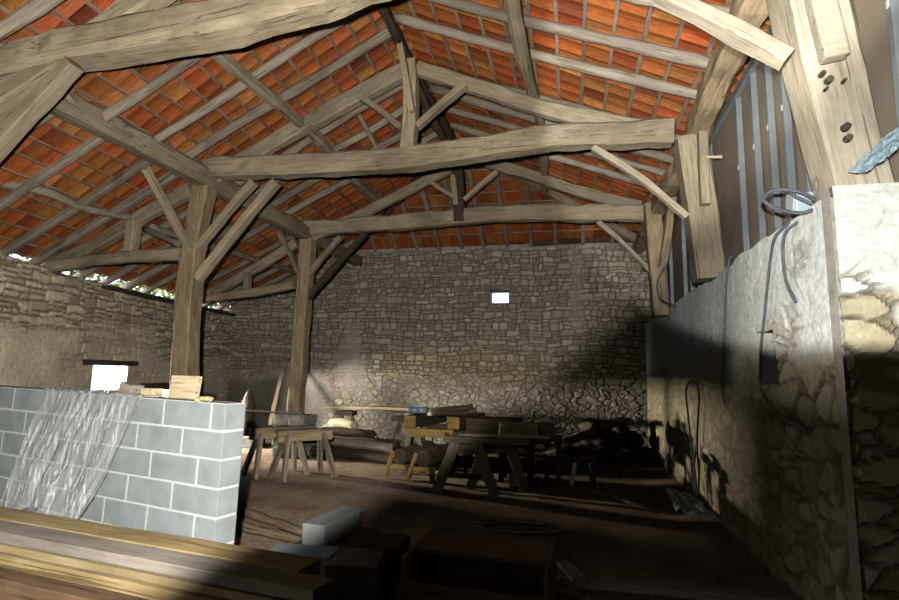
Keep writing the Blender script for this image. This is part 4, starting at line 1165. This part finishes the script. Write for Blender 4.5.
# logs stacked on the floor
for k, (a, b, z, r, m_, l) in enumerate((((-5.1, 10.9), (-4.35, 10.5), .60, .17, W_PALE, 'pale cut log lying on top of the dark log stack'),
        ((-5.3, 10.2), (-3.0, 9.55), .10, .20, W_DARK, 'long dark log at the front of the stack by the back wall'),
        ((-5.4, 10.6), (-3.1, 10.0), .10, .20, W_DARK, 'long dark log behind the front one of the stack'),
        ((-5.3, 10.4), (-3.3, 9.75), .28, .18, W_GREYB, 'greyish log lying on the two dark logs'),
        ((-5.2, 10.85), (-3.4, 10.35), .27, .18, W_DARK, 'dark log in the second layer of the stack'),
        ((-5.2, 10.75), (-3.9, 10.4), .44, .16, W_DARK, 'short dark log near the top of the stack'))):
    timber('log', [(a[0], a[1], z), ((a[0] + b[0]) / 2, (a[1] + b[1]) / 2 + .03, z + .01), (b[0], b[1], z)], r, r, m_, l, 'log', 'stack of logs by the back wall', rnd=.9, knob=.02)
timber('pole', [(-6.969, 11.600, 0.403), (-7.210, 12.400, 1.651)], .10, .04, W_POST, 'thin board leaning up between the two brown posts', 'board', rnd=.1)
timber('pole', [(-6.8, 9.78, .865), (-5.2, 9.80, .855)], .06, .05, W_POLE, 'thin pole lying level behind the pair of sawhorses', 'pole', rnd=.8)
sk = bmesh.new(); bmesh.ops.create_icosphere(sk, subdivisions=3, radius=1)
for v in sk.verts:
    d = 1 + .25 * nz(v.co, 1.5, 4); v.co = Vector((v.co.x * .14 * d, v.co.y * .14 * d, v.co.z * .5 * d))
o = bm_obj('sack', sk, M_SACK, smooth=True); o.location = (-7.15, 10.9, .70); tag(o, 'brownish sack standing on a base behind the block wall end', 'sack')
blk('stone_block', (-7.15, 10.9, 0), (.7, .6, .22), .1, M_RUBBLE, 'stone base under the brownish sack', 'stone')

# ------------------------------------------------------------------ outside
slab('ground', (-14, 5, -.25), (60, 60, .3), M_GRAVEL, 'structure')
random.seed(5)
lv, lf = [], []
for k in range(11000):
    y = random.uniform(1, 20)
    p = Vector((-13.0 + random.uniform(-.9, .9), y, random.uniform(3.0, 7.0 + .6 * math.sin(y))))
    a = Vector([random.uniform(-1, 1) for _ in range(3)]).normalized(); b = a.cross(Vector((.3, .5, .8))).normalized()
    s = random.uniform(.10, .17); q = len(lv)
    lv += [p - a * s, p + b * s * .5, p + a * s, p - b * s * .5]; lf.append((q, q + 1, q + 2, q + 3))
hd = link('tree_foliage', mesh('tree_foliage', lv, lf), M_LEAF); tag(hd, 'sunlit yellow green foliage seen through the eaves gap', 'foliage', kind='stuff')

# ------------------------------------------------------------------ light
w = bpy.data.worlds.new('World'); S.world = w; w.use_nodes = True
nt = w.node_tree; bg = nt.nodes['Background']
sky = nt.nodes.new('ShaderNodeTexSky'); sky.sky_type = 'NISHITA'; sky.sun_elevation = math.radians(48); sky.sun_rotation = math.radians(200); sky.sun_disc = False
nt.links.new(sky.outputs[0], bg.inputs[0]); bg.inputs[1].default_value = .7
def look(o, target):
    d = Vector(target) - o.location
    o.rotation_euler = d.to_track_quat('-Z', 'Y').to_euler()
def lamp(name, typ, loc, target, energy, color=(1, 1, 1), **kw):
    l = bpy.data.lights.new(name, typ); l.energy = energy; l.color = color
    for k_, v_ in kw.items(): setattr(l, k_, v_)
    o = bpy.data.objects.new(name, l); COL.objects.link(o); o.location = loc; look(o, target)
    return o
sun = lamp('sun', 'SUN', (0, 0, 20), (2.5, -4.5, 10), 9, (1, .95, .85), angle=.01)
FL = (-.22, .02, 1.88)
lamp('flash_lamp', 'SPOT', FL, (-3.441, 0.797, 5.624), 1650, (1, .965, .90), spot_size=math.radians(166), spot_blend=.09, shadow_soft_size=.03)
lamp('flash_lamp', 'SPOT', (.05, .02, 1.92), (1.852, 4.000, 3.949), 1250, (.96, .985, 1), spot_size=math.radians(52), spot_blend=.13, shadow_soft_size=.03)
# daylight coming through the low opening in the left wall
lamp('daylight_fill', 'AREA', (-10.6, 9.75, 1.17), (1.7, 9.6, .55), 1000, (1, .93, .82), shape='RECTANGLE', size=.7, size_y=.09)
lamp('daylight_fill', 'AREA', (-10.9, 10.3, 1.75), (-4.5, 9.5, 0), 260, (1, .96, .9), shape='RECTANGLE', size=1.1, size_y=.35)
lamp('daylight_fill', 'AREA', (-9.8, 8.95, 1.02), (-5.2, 13, 1.25), 65, (1, .98, .93), shape='RECTANGLE', size=.5, size_y=.22).data.spread = math.radians(75)
# unseen fill lamp added inside the closed front wall behind the viewer
a = lamp('daylight_fill', 'AREA', (-2.2, YF + .1, 2.4), (-2.2, 6, 2.2), 26, (1, .92, .80), shape='RECTANGLE', size=3.6, size_y=3.6)

# ------------------------------------------------------------------ camera
cam = bpy.data.cameras.new('camera'); co = bpy.data.objects.new('camera', cam); COL.objects.link(co)
cam.sensor_width = 36; cam.sensor_fit = 'HORIZONTAL'; cam.lens = 530 / 899 * 36; cam.clip_start = .05; cam.clip_end = 200
co.matrix_world = Matrix([[0.974992, 0.010471, 0.221991, 0.0], [0.221242, -0.140211, -0.965087, 0.0], [0.02102, 0.990066, -0.139021, 1.68], [0.0, 0.0, 0.0, 1.0]])
S.camera = co
S.view_settings.view_transform = 'Standard'; S.view_settings.look = 'None'; S.view_settings.exposure = 0; S.view_settings.gamma = 1
S.view_settings.use_curve_mapping = False
S.cycles.max_bounces = 6; S.cycles.diffuse_bounces = 0; S.cycles.transparent_max_bounces = 16
S.cycles.use_denoising = True
